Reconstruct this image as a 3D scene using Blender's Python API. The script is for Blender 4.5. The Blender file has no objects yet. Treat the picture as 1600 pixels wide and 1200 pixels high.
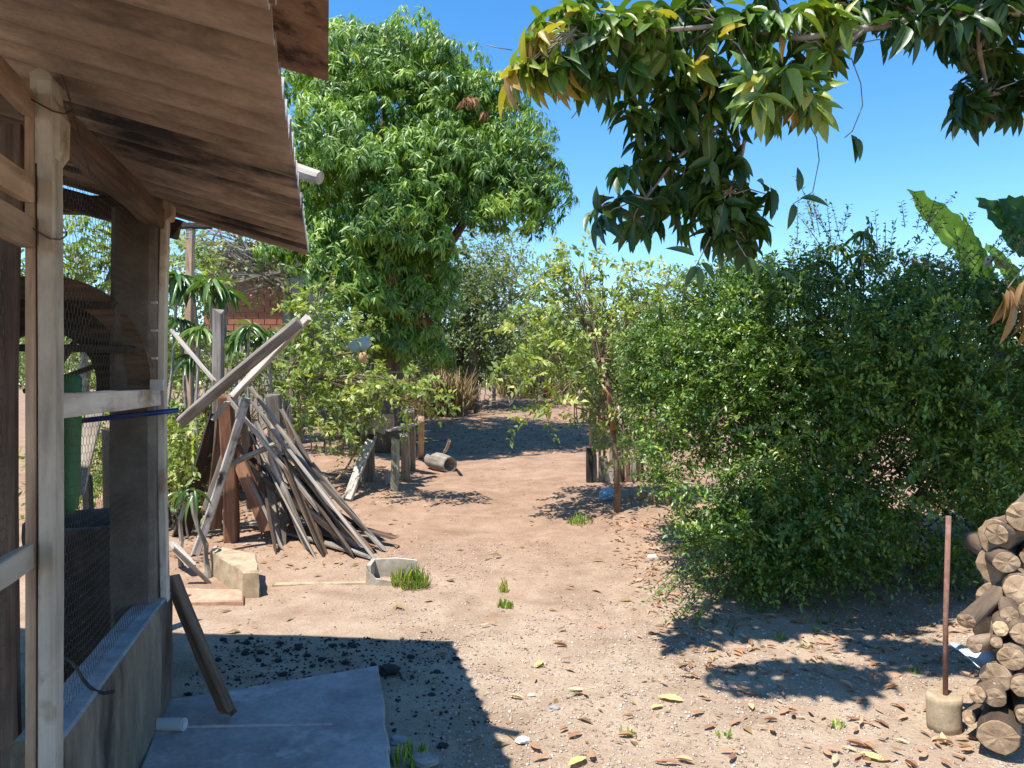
import bpy, bmesh, math, random
import numpy as np
from mathutils import Vector, Matrix, Quaternion, noise as mnoise

random.seed(7)
RNG = np.random.default_rng(7)
SC = bpy.context.scene
COL = SC.collection

# ------------------------------------------------------------------ camera
EYE = 1.6
cam_d = bpy.data.cameras.new('camera')
cam = bpy.data.objects.new('camera', cam_d)
COL.objects.link(cam)
cam.location = (0, 0, EYE)
cam.rotation_euler = (math.radians(90), 0, 0)
cam_d.lens = 27.0
cam_d.sensor_width = 36.0
cam_d.clip_start = 0.02
cam_d.clip_end = 3000
SC.camera = cam

# ------------------------------------------------------------------ sky and sun
KX, KY = 0.31, 0.29                     # shadow offset per metre of height
sun_to = Vector((-KX, -KY, 1)).normalized()
world = bpy.data.worlds.new('World')
SC.world = world
world.use_nodes = True
wn = world.node_tree
for n in list(wn.nodes):
    wn.nodes.remove(n)
w_out = wn.nodes.new('ShaderNodeOutputWorld')
w_bg = wn.nodes.new('ShaderNodeBackground')
w_sky = wn.nodes.new('ShaderNodeTexSky')
w_sky.sky_type = 'NISHITA'
w_sky.sun_disc = False
w_sky.sun_elevation = math.asin(sun_to.z)
w_sky.sun_rotation = math.atan2(sun_to.x, sun_to.y)
w_sky.air_density = 1.0
w_sky.dust_density = 0.1
w_sky.ozone_density = 1.5
w_sky.altitude = 300
w_bg.inputs['Strength'].default_value = 0.15
w_hsv = wn.nodes.new('ShaderNodeHueSaturation')
w_hsv.inputs['Saturation'].default_value = 1.34
w_hsv.inputs['Value'].default_value = 1.02
w_hsv.inputs['Hue'].default_value = 0.499
wn.links.new(w_sky.outputs[0], w_hsv.inputs['Color'])
wn.links.new(w_hsv.outputs[0], w_bg.inputs['Color'])
wn.links.new(w_bg.outputs[0], w_out.inputs['Surface'])

sun_d = bpy.data.lights.new('sun', 'SUN')
sun_d.energy = 5.0
sun_d.angle = math.radians(0.53)
sun_d.color = (1.0, 0.95, 0.87)
sun = bpy.data.objects.new('sun', sun_d)
COL.objects.link(sun)
sun.location = (-6, -3, 18)
sun.rotation_euler = sun_to.to_track_quat('Z', 'Y').to_euler()

SC.render.engine = 'CYCLES'
SC.view_settings.view_transform = 'Standard'
SC.view_settings.look = 'None'
SC.view_settings.exposure = 0.80
SC.view_settings.gamma = 1.0
SC.view_settings.use_curve_mapping = False
SC.cycles.max_bounces = 5
SC.cycles.diffuse_bounces = 3
SC.cycles.transmission_bounces = 3
SC.cycles.transparent_max_bounces = 4

# ------------------------------------------------------------------ geometry of the place
SLOPE = 0.07


def gz(x, y):
    """height of the ground: level yard, rising gently away from the house to a brow, then level"""
    t = max(0.0, y - 4.4)
    if t < 1.2:
        z = SLOPE * t * t / 2.4
    else:
        z = SLOPE * (t - 0.6)
    if y > 24:
        z = min(z, SLOPE * 19.0 + 0.02 * (1 - math.exp(-(y - 24) / 6)))
    z += 0.018 * math.sin(x * 1.7 + y * 0.6) * min(1, max(0, (y - 4.5) / 3))
    return z


def P(px, py, Y):
    """a point of the place at distance Y seen at photo pixel (px, py)"""
    return Vector(((px - 800) / 1200 * Y, Y, EYE + (600 - py) / 1200 * Y))


def G(px, Y, dz=0.0):
    x = (px - 800) / 1200 * Y
    return Vector((x, Y, gz(x, Y) + dz))


def ground_at(px, py):
    """where the sight line through pixel meets the ground"""
    lo, hi = 1.0, 60.0
    for _ in range(50):
        m = (lo + hi) / 2
        p = P(px, py, m)
        if p.z > gz(p.x, p.y):
            lo = m
        else:
            hi = m
    return G(px, lo)


# ------------------------------------------------------------------ materials
def new_mat(name):
    m = bpy.data.materials.new(name)
    m.use_nodes = True
    nt = m.node_tree
    b = nt.nodes['Principled BSDF']
    return m, nt, b


def N(nt, t, **kw):
    n = nt.nodes.new(t)
    for k, v in kw.items():
        if k in n.inputs:
            n.inputs[k].default_value = v
        else:
            setattr(n, k, v)
    return n


def ramp(nt, fac, stops):
    r = nt.nodes.new('ShaderNodeValToRGB')
    el = r.color_ramp.elements
    while len(el) > 1:
        el.remove(el[-1])
    el[0].position = stops[0][0]
    el[0].color = (*stops[0][1], 1)
    for p, c in stops[1:]:
        e = el.new(p)
        e.color = (*c, 1)
    nt.links.new(fac, r.inputs[0])
    return r.outputs[0]


def coords(nt, scale=(1, 1, 1), kind='Object', rnd=True):
    tc = nt.nodes.new('ShaderNodeTexCoord')
    mp = nt.nodes.new('ShaderNodeMapping')
    mp.inputs['Scale'].default_value = scale
    if rnd:
        oi = nt.nodes.new('ShaderNodeObjectInfo')
        ml = N(nt, 'ShaderNodeMath', operation='MULTIPLY')
        ml.inputs[1].default_value = 37.0
        nt.links.new(oi.outputs['Random'], ml.inputs[0])
        cx = nt.nodes.new('ShaderNodeCombineXYZ')
        for i in range(3):
            nt.links.new(ml.outputs[0], cx.inputs[i])
        nt.links.new(cx.outputs[0], mp.inputs['Location'])
    nt.links.new(tc.outputs[kind], mp.inputs[0])
    return mp.outputs[0]


def noise_tex(nt, vec, scale, detail=6, rough=0.6, dist=0.0):
    n = nt.nodes.new('ShaderNodeTexNoise')
    n.inputs['Scale'].default_value = scale
    n.inputs['Detail'].default_value = detail
    n.inputs['Roughness'].default_value = rough
    n.inputs['Distortion'].default_value = dist
    nt.links.new(vec, n.inputs['Vector'])
    return n.outputs['Fac']


def mixc(nt, fac, a, b, mode='MIX'):
    m = nt.nodes.new('ShaderNodeMix')
    m.data_type = 'RGBA'
    m.blend_type = mode
    for sock, v in ((m.inputs[0], fac), (m.inputs[6], a), (m.inputs[7], b)):
        if isinstance(v, (int, float)):
            sock.default_value = v
        elif isinstance(v, tuple):
            sock.default_value = (*v, 1)
        else:
            nt.links.new(v, sock)
    return m.outputs[2]


def bump(nt, b, h, strength=0.4, dist=0.01):
    bp = nt.nodes.new('ShaderNodeBump')
    bp.inputs['Strength'].default_value = strength
    bp.inputs['Distance'].default_value = dist
    nt.links.new(h, bp.inputs['Height'])
    nt.links.new(bp.outputs[0], b.inputs['Normal'])


def wood(name, dark, mid, light, grain=26, rough=0.85, stain=None, stain_amt=0.5, stain_scale=1.6, bstr=0.6):
    """weathered timber, grain along local X"""
    m, nt, b = new_mat(name)
    v = coords(nt, (1.3, grain, grain))
    f = noise_tex(nt, v, 1.0, 7, 0.65, 0.3)
    v2 = coords(nt, (2.5, 5, 5))
    f2 = noise_tex(nt, v2, 1.2, 4, 0.6)
    c = ramp(nt, f, [(0.28, dark), (0.5, mid), (0.72, light)])
    c2 = ramp(nt, f2, [(0.3, tuple(x * 0.62 for x in mid)), (0.6, (1, 1, 1))])
    c = mixc(nt, 0.55, c, c2, 'MULTIPLY')
    if stain:
        fs = noise_tex(nt, coords(nt, (1, 1.5, 1.5)), stain_scale, 5, 0.6)
        k = ramp(nt, fs, [(1 - stain_amt - 0.06, (0, 0, 0)), (1 - stain_amt + 0.06, (1, 1, 1))])
        c = mixc(nt, k, c, stain)
    oi = nt.nodes.new('ShaderNodeObjectInfo')
    tone = ramp(nt, oi.outputs['Random'], [(0.0, (0.66, 0.62, 0.58)), (0.5, (0.95, 0.93, 0.92)), (1.0, (1.15, 1.14, 1.14))])
    c = mixc(nt, 1.0, c, tone, 'MULTIPLY')
    nt.links.new(c, b.inputs['Base Color'])
    b.inputs['Roughness'].default_value = rough
    bump(nt, b, f, bstr, 0.006)
    return m


def stone(name, dark, mid, light, scale=6, rough=0.9, stain=None, stain_stops=(0.5, 0.65), stain_scale=2.0, bstr=0.5, sc=(1, 1, 1), kind='Object'):
    m, nt, b = new_mat(name)
    v = coords(nt, sc, kind)
    f = noise_tex(nt, v, scale, 9, 0.7)
    f2 = noise_tex(nt, v, scale * 14, 4, 0.7)
    c = ramp(nt, f, [(0.3, dark), (0.52, mid), (0.72, light)])
    c2 = ramp(nt, f2, [(0.3, (0.7, 0.7, 0.7)), (0.6, (1, 1, 1))])
    c = mixc(nt, 0.7, c, c2, 'MULTIPLY')
    if stain:
        fs = noise_tex(nt, v, stain_scale, 8, 0.65)
        k = ramp(nt, fs, [(stain_stops[0], (0, 0, 0)), (stain_stops[1], (1, 1, 1))])
        c = mixc(nt, k, c, stain)
    nt.links.new(c, b.inputs['Base Color'])
    b.inputs['Roughness'].default_value = rough
    bump(nt, b, f2, bstr, 0.004)
    return m


def plain(name, col, rough=0.5, metallic=0.0, var=0.25, scale=8):
    m, nt, b = new_mat(name)
    f = noise_tex(nt, coords(nt), scale, 6, 0.65)
    c = ramp(nt, f, [(0.3, tuple(x * (1 - var) for x in col)), (0.7, tuple(min(1, x * (1 + var)) for x in col))])
    nt.links.new(c, b.inputs['Base Color'])
    b.inputs['Roughness'].default_value = rough
    b.inputs['Metallic'].default_value = metallic
    return m


def leaf_mat(name, stops, trans=0.3, rough=0.42, spec=0.45, tcol=None):
    """leaf: a point attribute tint (0..1) picks the leaf's own colour"""
    m, nt, b = new_mat(name)
    at = nt.nodes.new('ShaderNodeAttribute')
    at.attribute_name = 'tint'
    c = ramp(nt, at.outputs['Fac'], stops)
    mot = ramp(nt, noise_tex(nt, coords(nt, rnd=False), 7.0, 5, 0.65), [(0.3, (0.72, 0.74, 0.70)), (0.6, (1.06, 1.05, 1.0))])
    c = mixc(nt, 0.8, c, mot, 'MULTIPLY')
    ab = nt.nodes.new('ShaderNodeAttribute')
    ab.attribute_name = 'rib'
    rk = ramp(nt, ab.outputs['Fac'], [(0.90, (0, 0, 0)), (0.96, (0.6, 0.6, 0.6))])
    c = mixc(nt, rk, c, (0.30, 0.36, 0.12))
    nt.links.new(c, b.inputs['Base Color'])
    b.inputs['Roughness'].default_value = rough
    b.inputs['Specular IOR Level'].default_value = spec
    tr = nt.nodes.new('ShaderNodeBsdfTranslucent')
    tc = mixc(nt, 1.0, c, tcol or (1.5, 1.6, 0.5), 'MULTIPLY')
    nt.links.new(tc, tr.inputs['Color'])
    mx = nt.nodes.new('ShaderNodeMixShader')
    mx.inputs[0].default_value = trans
    nt.links.new(b.outputs[0], mx.inputs[1])
    nt.links.new(tr.outputs[0], mx.inputs[2])
    nt.links.new(mx.outputs[0], nt.nodes['Material Output'].inputs['Surface'])
    return m


M = {}
M['grey_wood'] = wood('grey_wood', (0.10, 0.085, 0.07), (0.30, 0.265, 0.225), (0.46, 0.42, 0.37))
M['pale_wood'] = wood('pale_wood', (0.20, 0.17, 0.135), (0.44, 0.39, 0.33), (0.60, 0.55, 0.48))
M['brown_wood'] = wood('brown_wood', (0.06, 0.035, 0.02), (0.19, 0.115, 0.07), (0.32, 0.21, 0.14))
M['red_wood'] = wood('red_wood', (0.08, 0.035, 0.018), (0.25, 0.12, 0.065), (0.36, 0.20, 0.12))
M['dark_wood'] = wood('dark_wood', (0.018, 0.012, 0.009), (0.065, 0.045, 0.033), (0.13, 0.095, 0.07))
M['dark_brown_wood'] = wood('dark_brown_wood', (0.03, 0.018, 0.012), (0.11, 0.068, 0.045), (0.21, 0.14, 0.10))
M['black_wood'] = wood('black_wood', (0.02, 0.018, 0.016), (0.05, 0.044, 0.04), (0.10, 0.09, 0.08))
M['charred_pale'] = wood('charred_pale', (0.25, 0.22, 0.19), (0.50, 0.46, 0.41), (0.66, 0.62, 0.57), stain=(0.025, 0.022, 0.02), stain_amt=0.42, stain_scale=4.5)
M['green_grey_wood'] = wood('green_grey_wood', (0.15, 0.15, 0.10), (0.34, 0.34, 0.25), (0.50, 0.49, 0.38))
M['painted_wood'] = wood('painted_wood', (0.30, 0.25, 0.20), (0.60, 0.54, 0.45), (0.72, 0.67, 0.58), grain=12, stain=(0.26, 0.17, 0.11), stain_amt=0.40, stain_scale=3.0, bstr=0.3)
M['tan_wood'] = wood('tan_wood', (0.22, 0.14, 0.09), (0.47, 0.33, 0.22), (0.60, 0.46, 0.34), grain=16)
M['concrete'] = stone('concrete', (0.16, 0.155, 0.145), (0.30, 0.29, 0.275), (0.42, 0.41, 0.39), 5)
M['slab'] = stone('slab', (0.27, 0.225, 0.22), (0.42, 0.36, 0.345), (0.57, 0.50, 0.48), 2.2, stain=(0.68, 0.61, 0.58), stain_stops=(0.58, 0.75), stain_scale=3.5, bstr=0.25)
M['wall_plaster'] = stone('wall_plaster', (0.10, 0.085, 0.06), (0.22, 0.19, 0.14), (0.34, 0.30, 0.235), 4, stain=(0.035, 0.03, 0.025), stain_stops=(0.5, 0.66), stain_scale=3, sc=(1, 1, 0.35))
M['wall_top'] = stone('wall_top', (0.22, 0.23, 0.24), (0.36, 0.37, 0.38), (0.48, 0.49, 0.50), 8)
M['post_concrete'] = stone('post_concrete', (0.10, 0.085, 0.07), (0.17, 0.145, 0.12), (0.24, 0.21, 0.18), 7, stain=(0.07, 0.05, 0.035), stain_stops=(0.5, 0.7))
M['dark_cement'] = stone('dark_cement', (0.03, 0.027, 0.024), (0.08, 0.072, 0.065), (0.17, 0.15, 0.13), 6)
M['kerb'] = stone('kerb', (0.24, 0.17, 0.10), (0.42, 0.32, 0.20), (0.56, 0.45, 0.31), 9)
M['trough'] = stone('trough', (0.30, 0.26, 0.20), (0.46, 0.41, 0.32), (0.62, 0.58, 0.49), 10)
M['clay_tile'] = stone('clay_tile', (0.33, 0.19, 0.12), (0.48, 0.30, 0.20), (0.58, 0.40, 0.28), 10)
M['brick'] = stone('brick', (0.23, 0.085, 0.05), (0.34, 0.135, 0.08), (0.43, 0.20, 0.125), 12)
M['mortar'] = stone('mortar', (0.25, 0.22, 0.18), (0.36, 0.32, 0.27), (0.45, 0.41, 0.36), 12)
M['sheet_top'] = stone('sheet_top', (0.40, 0.38, 0.35), (0.58, 0.56, 0.53), (0.70, 0.68, 0.65), 5)
M['sheet_under'] = stone('sheet_under', (0.17, 0.115, 0.08), (0.32, 0.225, 0.16), (0.47, 0.345, 0.26), 4.5, stain=(0.030, 0.020, 0.015), stain_stops=(0.50, 0.62), stain_scale=1.5, sc=(0.5, 1.9, 1))
M['flat_board'] = stone('flat_board', (0.13, 0.06, 0.03), (0.28, 0.15, 0.085), (0.40, 0.235, 0.145), 7, stain=(0.04, 0.018, 0.01), stain_stops=(0.52, 0.62), stain_scale=9)
M['wire'] = plain('wire', (0.10, 0.085, 0.07), 0.6, 0.5)
M['rust'] = stone('rust', (0.13, 0.06, 0.04), (0.24, 0.125, 0.085), (0.34, 0.20, 0.145), 20)
M['blue_plastic'] = plain('blue_plastic', (0.012, 0.035, 0.20), 0.35)
M['light_blue'] = plain('light_blue', (0.25, 0.42, 0.62), 0.4, var=0.12)
M['pale_blue_sheet'] = plain('pale_blue_sheet', (0.50, 0.60, 0.68), 0.5, var=0.1)
M['green_net'] = plain('green_net', (0.03, 0.15, 0.05), 0.6)
M['pvc'] = plain('pvc', (0.55, 0.56, 0.57), 0.4, var=0.1)
M['skin_tan'] = plain('orange_clay', (0.55, 0.30, 0.15), 0.7)
M['charcoal'] = plain('charcoal', (0.018, 0.018, 0.02), 0.75, var=0.5)
M['white_bits'] = plain('white_stone', (0.62, 0.60, 0.56), 0.8)
M['bark'] = stone('bark', (0.05, 0.04, 0.03), (0.13, 0.105, 0.08), (0.24, 0.20, 0.16), 12, sc=(1, 1, 0.4), bstr=1.0)
M['bark_pale'] = stone('bark_pale', (0.16, 0.13, 0.10), (0.32, 0.28, 0.23), (0.46, 0.42, 0.36), 14, sc=(1, 1, 0.4), bstr=0.8)
M['bark_orange'] = stone('bark_orange', (0.22, 0.10, 0.05), (0.38, 0.19, 0.10), (0.50, 0.30, 0.18), 14, sc=(1, 1, 0.4))
M['bark_brown'] = stone('bark_brown', (0.11, 0.07, 0.045), (0.22, 0.15, 0.10), (0.33, 0.25, 0.18), 14, sc=(1, 1, 0.4))
M['bark_log'] = wood('bark_log', (0.05, 0.032, 0.02), (0.165, 0.115, 0.075), (0.31, 0.235, 0.165), grain=10, bstr=1.2, stain=(0.04, 0.03, 0.025), stain_amt=0.36, stain_scale=4)
M['straw'] = leaf_mat('straw', [(0.0, (0.20, 0.13, 0.06)), (0.5, (0.36, 0.26, 0.13)), (1.0, (0.52, 0.42, 0.25))], 0.2, 0.7, 0.2, (1, 0.9, 0.6))
M['grass'] = leaf_mat('grass', [(0.0, (0.080, 0.161, 0.022)), (0.6, (0.220, 0.354, 0.055)), (1.0, (0.600, 0.515, 0.182))], 0.35)
M['mango_leaf'] = leaf_mat('mango_leaf', [(0.0, (0.058, 0.123, 0.024)), (0.45, (0.152, 0.280, 0.038)), (0.8, (0.320, 0.453, 0.052)), (0.97, (0.544, 0.587, 0.086)), (0.98, (0.832, 0.244, 0.095)), (1.0, (0.960, 0.319, 0.134))], 0.28, 0.44, 0.55)
M['big_leaf'] = leaf_mat('big_leaf', [(0.0, (0.022, 0.060, 0.014)), (0.4, (0.055, 0.125, 0.022)), (0.7, (0.13, 0.22, 0.035)), (0.84, (0.25, 0.33, 0.05)), (0.91, (0.42, 0.42, 0.07)), (0.955, (0.52, 0.40, 0.08)), (0.965, (0.42, 0.26, 0.10)), (1.0, (0.28, 0.15, 0.07))], 0.24, 0.42, 0.6)
M['bush_leaf'] = leaf_mat('bush_leaf', [(0.0, (0.034, 0.084, 0.016)), (0.5, (0.102, 0.195, 0.029)), (0.85, (0.242, 0.349, 0.041)), (1.0, (0.485, 0.518, 0.071))], 0.20, 0.42, 0.7)
M['guava_leaf'] = leaf_mat('guava_leaf', [(0.0, (0.116, 0.179, 0.056)), (0.5, (0.271, 0.343, 0.103)), (0.85, (0.466, 0.505, 0.168)), (1.0, (0.698, 0.587, 0.243))], 0.33, 0.45)
M['far_leaf'] = leaf_mat('far_leaf', [(0.0, (0.083, 0.118, 0.053)), (0.5, (0.179, 0.224, 0.099)), (0.85, (0.275, 0.315, 0.145)), (1.0, (0.413, 0.394, 0.238))], 0.3, 0.55)
M['strap_leaf'] = leaf_mat('strap_leaf', [(0.0, (0.042, 0.098, 0.033)), (0.5, (0.098, 0.182, 0.052)), (1.0, (0.210, 0.299, 0.091))], 0.25, 0.3, 0.55)
M['banana_leaf'] = leaf_mat('banana_leaf', [(0.0, (0.02, 0.075, 0.03)), (0.5, (0.13, 0.27, 0.05)), (1.0, (0.27, 0.46, 0.08))], 0.5, 0.4)
M['dry_leaf'] = leaf_mat('dry_leaf', [(0.0, (0.153, 0.081, 0.051)), (0.35, (0.353, 0.188, 0.111)), (0.7, (0.517, 0.309, 0.185)), (0.9, (0.647, 0.456, 0.303)), (1.0, (0.729, 0.589, 0.169))], 0.15, 0.6, 0.3, (1, 0.9, 0.5))
M['red_leaf'] = leaf_mat('red_leaf', [(0.0, (0.14, 0.07, 0.035)), (0.5, (0.28, 0.13, 0.055)), (1.0, (0.42, 0.20, 0.09))], 0.35, 0.5, 0.3, (1.3, 0.9, 0.5))


def gravel_mat():
    m, nt, b = new_mat('gravel_stone')
    at = nt.nodes.new('ShaderNodeAttribute')
    at.attribute_name = 'tint'
    c = ramp(nt, at.outputs['Fac'], [(0, (0.21, 0.15, 0.11)), (0.35, (0.36, 0.265, 0.205)), (0.75, (0.44, 0.36, 0.29)), (1, (0.56, 0.50, 0.43))])
    nt.links.new(c, b.inputs['Base Color'])
    b.inputs['Roughness'].default_value = 0.85
    return m


M['gravel'] = gravel_mat()


def ground_mat():
    m, nt, b = new_mat('ground_earth')
    v = coords(nt, (1, 1, 1), 'Object', rnd=False)
    big = noise_tex(nt, v, 0.55, 5, 0.6)
    mid = noise_tex(nt, v, 4.5, 8, 0.7)
    fine = noise_tex(nt, v, 60, 5, 0.75)
    earth = ramp(nt, mid, [(0.25, (0.275, 0.168, 0.11)), (0.5, (0.375, 0.245, 0.168)), (0.75, (0.45, 0.32, 0.232))])
    pale = ramp(nt, mid, [(0.25, (0.32, 0.234, 0.164)), (0.5, (0.435, 0.335, 0.242)), (0.75, (0.51, 0.42, 0.315))])
    # gravelled yard: nearer than about seven metres, right of the shed, with a ragged edge
    sp = nt.nodes.new('ShaderNodeSeparateXYZ')
    nt.links.new(v, sp.inputs[0])
    ed = N(nt, 'ShaderNodeMath', operation='MULTIPLY_ADD')
    ed.inputs[1].default_value = 5.0
    nt.links.new(big, ed.inputs[0])
    nt.links.new(sp.outputs['Y'], ed.inputs[2])
    # fades between y+5*noise = 7.2 .. 9.4
    mr = nt.nodes.new('ShaderNodeMapRange')
    mr.inputs['From Min'].default_value = 7.0
    mr.inputs['From Max'].default_value = 10.0
    mr.inputs['To Min'].default_value = 0.9
    mr.inputs['To Max'].default_value = 0.0
    nt.links.new(ed.outputs[0], mr.inputs['Value'])
    c = mixc(nt, mr.outputs[0], earth, pale)
    f2 = ramp(nt, fine, [(0.3, (0.62, 0.58, 0.55)), (0.5, (0.95, 0.95, 0.95)), (0.7, (1.12, 1.1, 1.08))])
    c = mixc(nt, 0.8, c, f2, 'MULTIPLY')
    pat = ramp(nt, noise_tex(nt, v, 1.6, 6, 0.62, 0.6), [(0.34, (0.80, 0.76, 0.73)), (0.5, (1, 1, 1)), (0.68, (1.10, 1.10, 1.11))])
    c = mixc(nt, 0.85, c, pat, 'MULTIPLY')
    # old leaf dust on the far slope
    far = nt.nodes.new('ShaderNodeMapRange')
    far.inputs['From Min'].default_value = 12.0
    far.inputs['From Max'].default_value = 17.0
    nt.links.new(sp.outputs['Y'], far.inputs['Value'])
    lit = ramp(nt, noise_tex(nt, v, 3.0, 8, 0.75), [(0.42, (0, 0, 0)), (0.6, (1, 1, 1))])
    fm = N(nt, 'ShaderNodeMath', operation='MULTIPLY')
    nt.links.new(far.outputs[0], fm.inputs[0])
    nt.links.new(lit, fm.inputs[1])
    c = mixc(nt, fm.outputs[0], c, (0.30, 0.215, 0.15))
    c = mixc(nt, 1.0, c, (0.87, 0.865, 0.86), 'MULTIPLY')
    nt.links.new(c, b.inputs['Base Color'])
    b.inputs['Roughness'].default_value = 0.95
    b.inputs['Specular IOR Level'].default_value = 0.15
    vo = nt.nodes.new('ShaderNodeTexVoronoi')
    vo.inputs['Scale'].default_value = 55
    nt.links.new(v, vo.inputs['Vector'])
    ad = N(nt, 'ShaderNodeMath', operation='ADD')
    nt.links.new(vo.outputs['Distance'], ad.inputs[0])
    nt.links.new(fine, ad.inputs[1])
    bump(nt, b, ad.outputs[0], 0.6, 0.010)
    return m


M['ground'] = ground_mat()


def cut_mat():
    m, nt, b = new_mat('cut_wood')
    v = coords(nt, (1, 1, 1))
    f = noise_tex(nt, v, 18, 6, 0.6)
    wv = nt.nodes.new('ShaderNodeTexWave')
    wv.wave_type = 'RINGS'
    wv.rings_direction = 'X'
    wv.inputs['Scale'].default_value = 28
    wv.inputs['Distortion'].default_value = 2.5
    tc = nt.nodes.new('ShaderNodeTexCoord')
    nt.links.new(tc.outputs['Object'], wv.inputs['Vector'])
    c = ramp(nt, f, [(0.3, (0.30, 0.20, 0.12)), (0.55, (0.50, 0.36, 0.225)), (0.75, (0.62, 0.475, 0.32))])
    c = mixc(nt, 0.2, c, ramp(nt, wv.outputs['Fac'], [(0.2, (0.6, 0.52, 0.45)), (0.7, (1, 1, 1))]), 'MULTIPLY')
    sx = nt.nodes.new('ShaderNodeSeparateXYZ')
    nt.links.new(tc.outputs['Object'], sx.inputs[0])
    an = N(nt, 'ShaderNodeMath', operation='ARCTAN2')
    nt.links.new(sx.outputs['Y'], an.inputs[0])
    nt.links.new(sx.outputs['Z'], an.inputs[1])
    cv = nt.nodes.new('ShaderNodeCombineXYZ')
    nt.links.new(an.outputs[0], cv.inputs[0])
    oi0 = nt.nodes.new('ShaderNodeObjectInfo')
    m9 = N(nt, 'ShaderNodeMath', operation='MULTIPLY')
    m9.inputs[1].default_value = 50
    nt.links.new(oi0.outputs['Random'], m9.inputs[0])
    nt.links.new(m9.outputs[0], cv.inputs[1])
    cr = noise_tex(nt, cv.outputs[0], 3.2, 3, 0.7)
    c = mixc(nt, ramp(nt, cr, [(0.34, (0.55, 0.55, 0.55)), (0.38, (0, 0, 0))]), c, (0.07, 0.05, 0.035))
    oi = nt.nodes.new('ShaderNodeObjectInfo')
    g = ramp(nt, oi.outputs['Random'], [(0.0, (0.62, 0.6, 0.6)), (1.0, (1.08, 1.05, 1.0))])
    c = mixc(nt, 1.0, c, g, 'MULTIPLY')
    nt.links.new(c, b.inputs['Base Color'])
    b.inputs['Roughness'].default_value = 0.9
    bump(nt, b, f, 0.5, 0.006)
    return m


M['cut'] = cut_mat()


# ------------------------------------------------------------------ object helpers
def wmat(o):
    if o.parent:
        return wmat(o.parent) @ o.matrix_parent_inverse @ o.matrix_basis
    return o.matrix_basis.copy()


def tag(o, label=None, cat=None, group=None, kind=None):
    if label:
        o['label'] = label
    if cat:
        o['category'] = cat
        o['kind'] = 'thing'
    if group:
        o['group'] = group
    if kind:
        o['kind'] = kind
    return o


def attach(o, parent):
    if parent is not None:
        o.parent = parent
        o.matrix_parent_inverse = wmat(parent).inverted()
    return o


def empty(name, loc):
    o = bpy.data.objects.new(name, None)
    o.empty_display_size = 0.1
    COL.objects.link(o)
    o.matrix_basis = Matrix.Translation(Vector(loc))
    return o


def mesh_obj(name, verts, faces, mat, parent=None, matrix=None, smooth=False, tint=None, mats=None, fmat=None):
    me = bpy.data.meshes.new(name)
    me.from_pydata([tuple(v) for v in verts], [], faces)
    for m_ in (mats or [mat]):
        me.materials.append(m_)
    if fmat is not None:
        me.polygons.foreach_set('material_index', fmat)
    if smooth:
        me.polygons.foreach_set('use_smooth', [True] * len(me.polygons))
    if tint is not None:
        a = me.attributes.new('tint', 'FLOAT', 'POINT')
        a.data.foreach_set('value', np.asarray(tint, dtype=np.float32))
    me.update()
    o = bpy.data.objects.new(name, me)
    COL.objects.link(o)
    if matrix is not None:
        o.matrix_basis = matrix
    return attach(o, parent)


def np_mesh(name, verts, tris, mat, parent=None, tint=None, matrix=None, smooth=False):
    """big triangle mesh from numpy arrays"""
    me = bpy.data.meshes.new(name)
    nv, nf = len(verts), len(tris)
    me.vertices.add(nv)
    me.vertices.foreach_set('co', np.ascontiguousarray(verts, dtype=np.float32).ravel())
    me.loops.add(nf * 3)
    me.loops.foreach_set('vertex_index', np.ascontiguousarray(tris, dtype=np.int32).ravel())
    me.polygons.add(nf)
    me.polygons.foreach_set('loop_start', np.arange(0, nf * 3, 3, dtype=np.int32))
    me.polygons.foreach_set('loop_total', np.full(nf, 3, dtype=np.int32))
    if smooth:
        me.polygons.foreach_set('use_smooth', np.ones(nf, dtype=bool))
    if tint is not None:
        a = me.attributes.new('tint', 'FLOAT', 'POINT')
        a.data.foreach_set('value', np.ascontiguousarray(tint, dtype=np.float32))
    me.update(calc_edges=True)
    me.validate()
    me.materials.append(mat)
    o = bpy.data.objects.new(name, me)
    COL.objects.link(o)
    if matrix is not None:
        o.matrix_basis = matrix
    return attach(o, parent)


def frame_x(p0, p1, roll=0.0, up=None):
    """matrix with origin p0, X towards p1"""
    x = (Vector(p1) - Vector(p0)).normalized()
    u = Vector(up) if up else (Vector((0, 0, 1)) if abs(x.z) < 0.9 else Vector((0, -1, 0)))
    y = u.cross(x).normalized()
    z = x.cross(y)
    m = Matrix((x, y, z)).transposed().to_4x4()
    return Matrix.Translation(Vector(p0)) @ m @ Matrix.Rotation(roll, 4, 'X')


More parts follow.
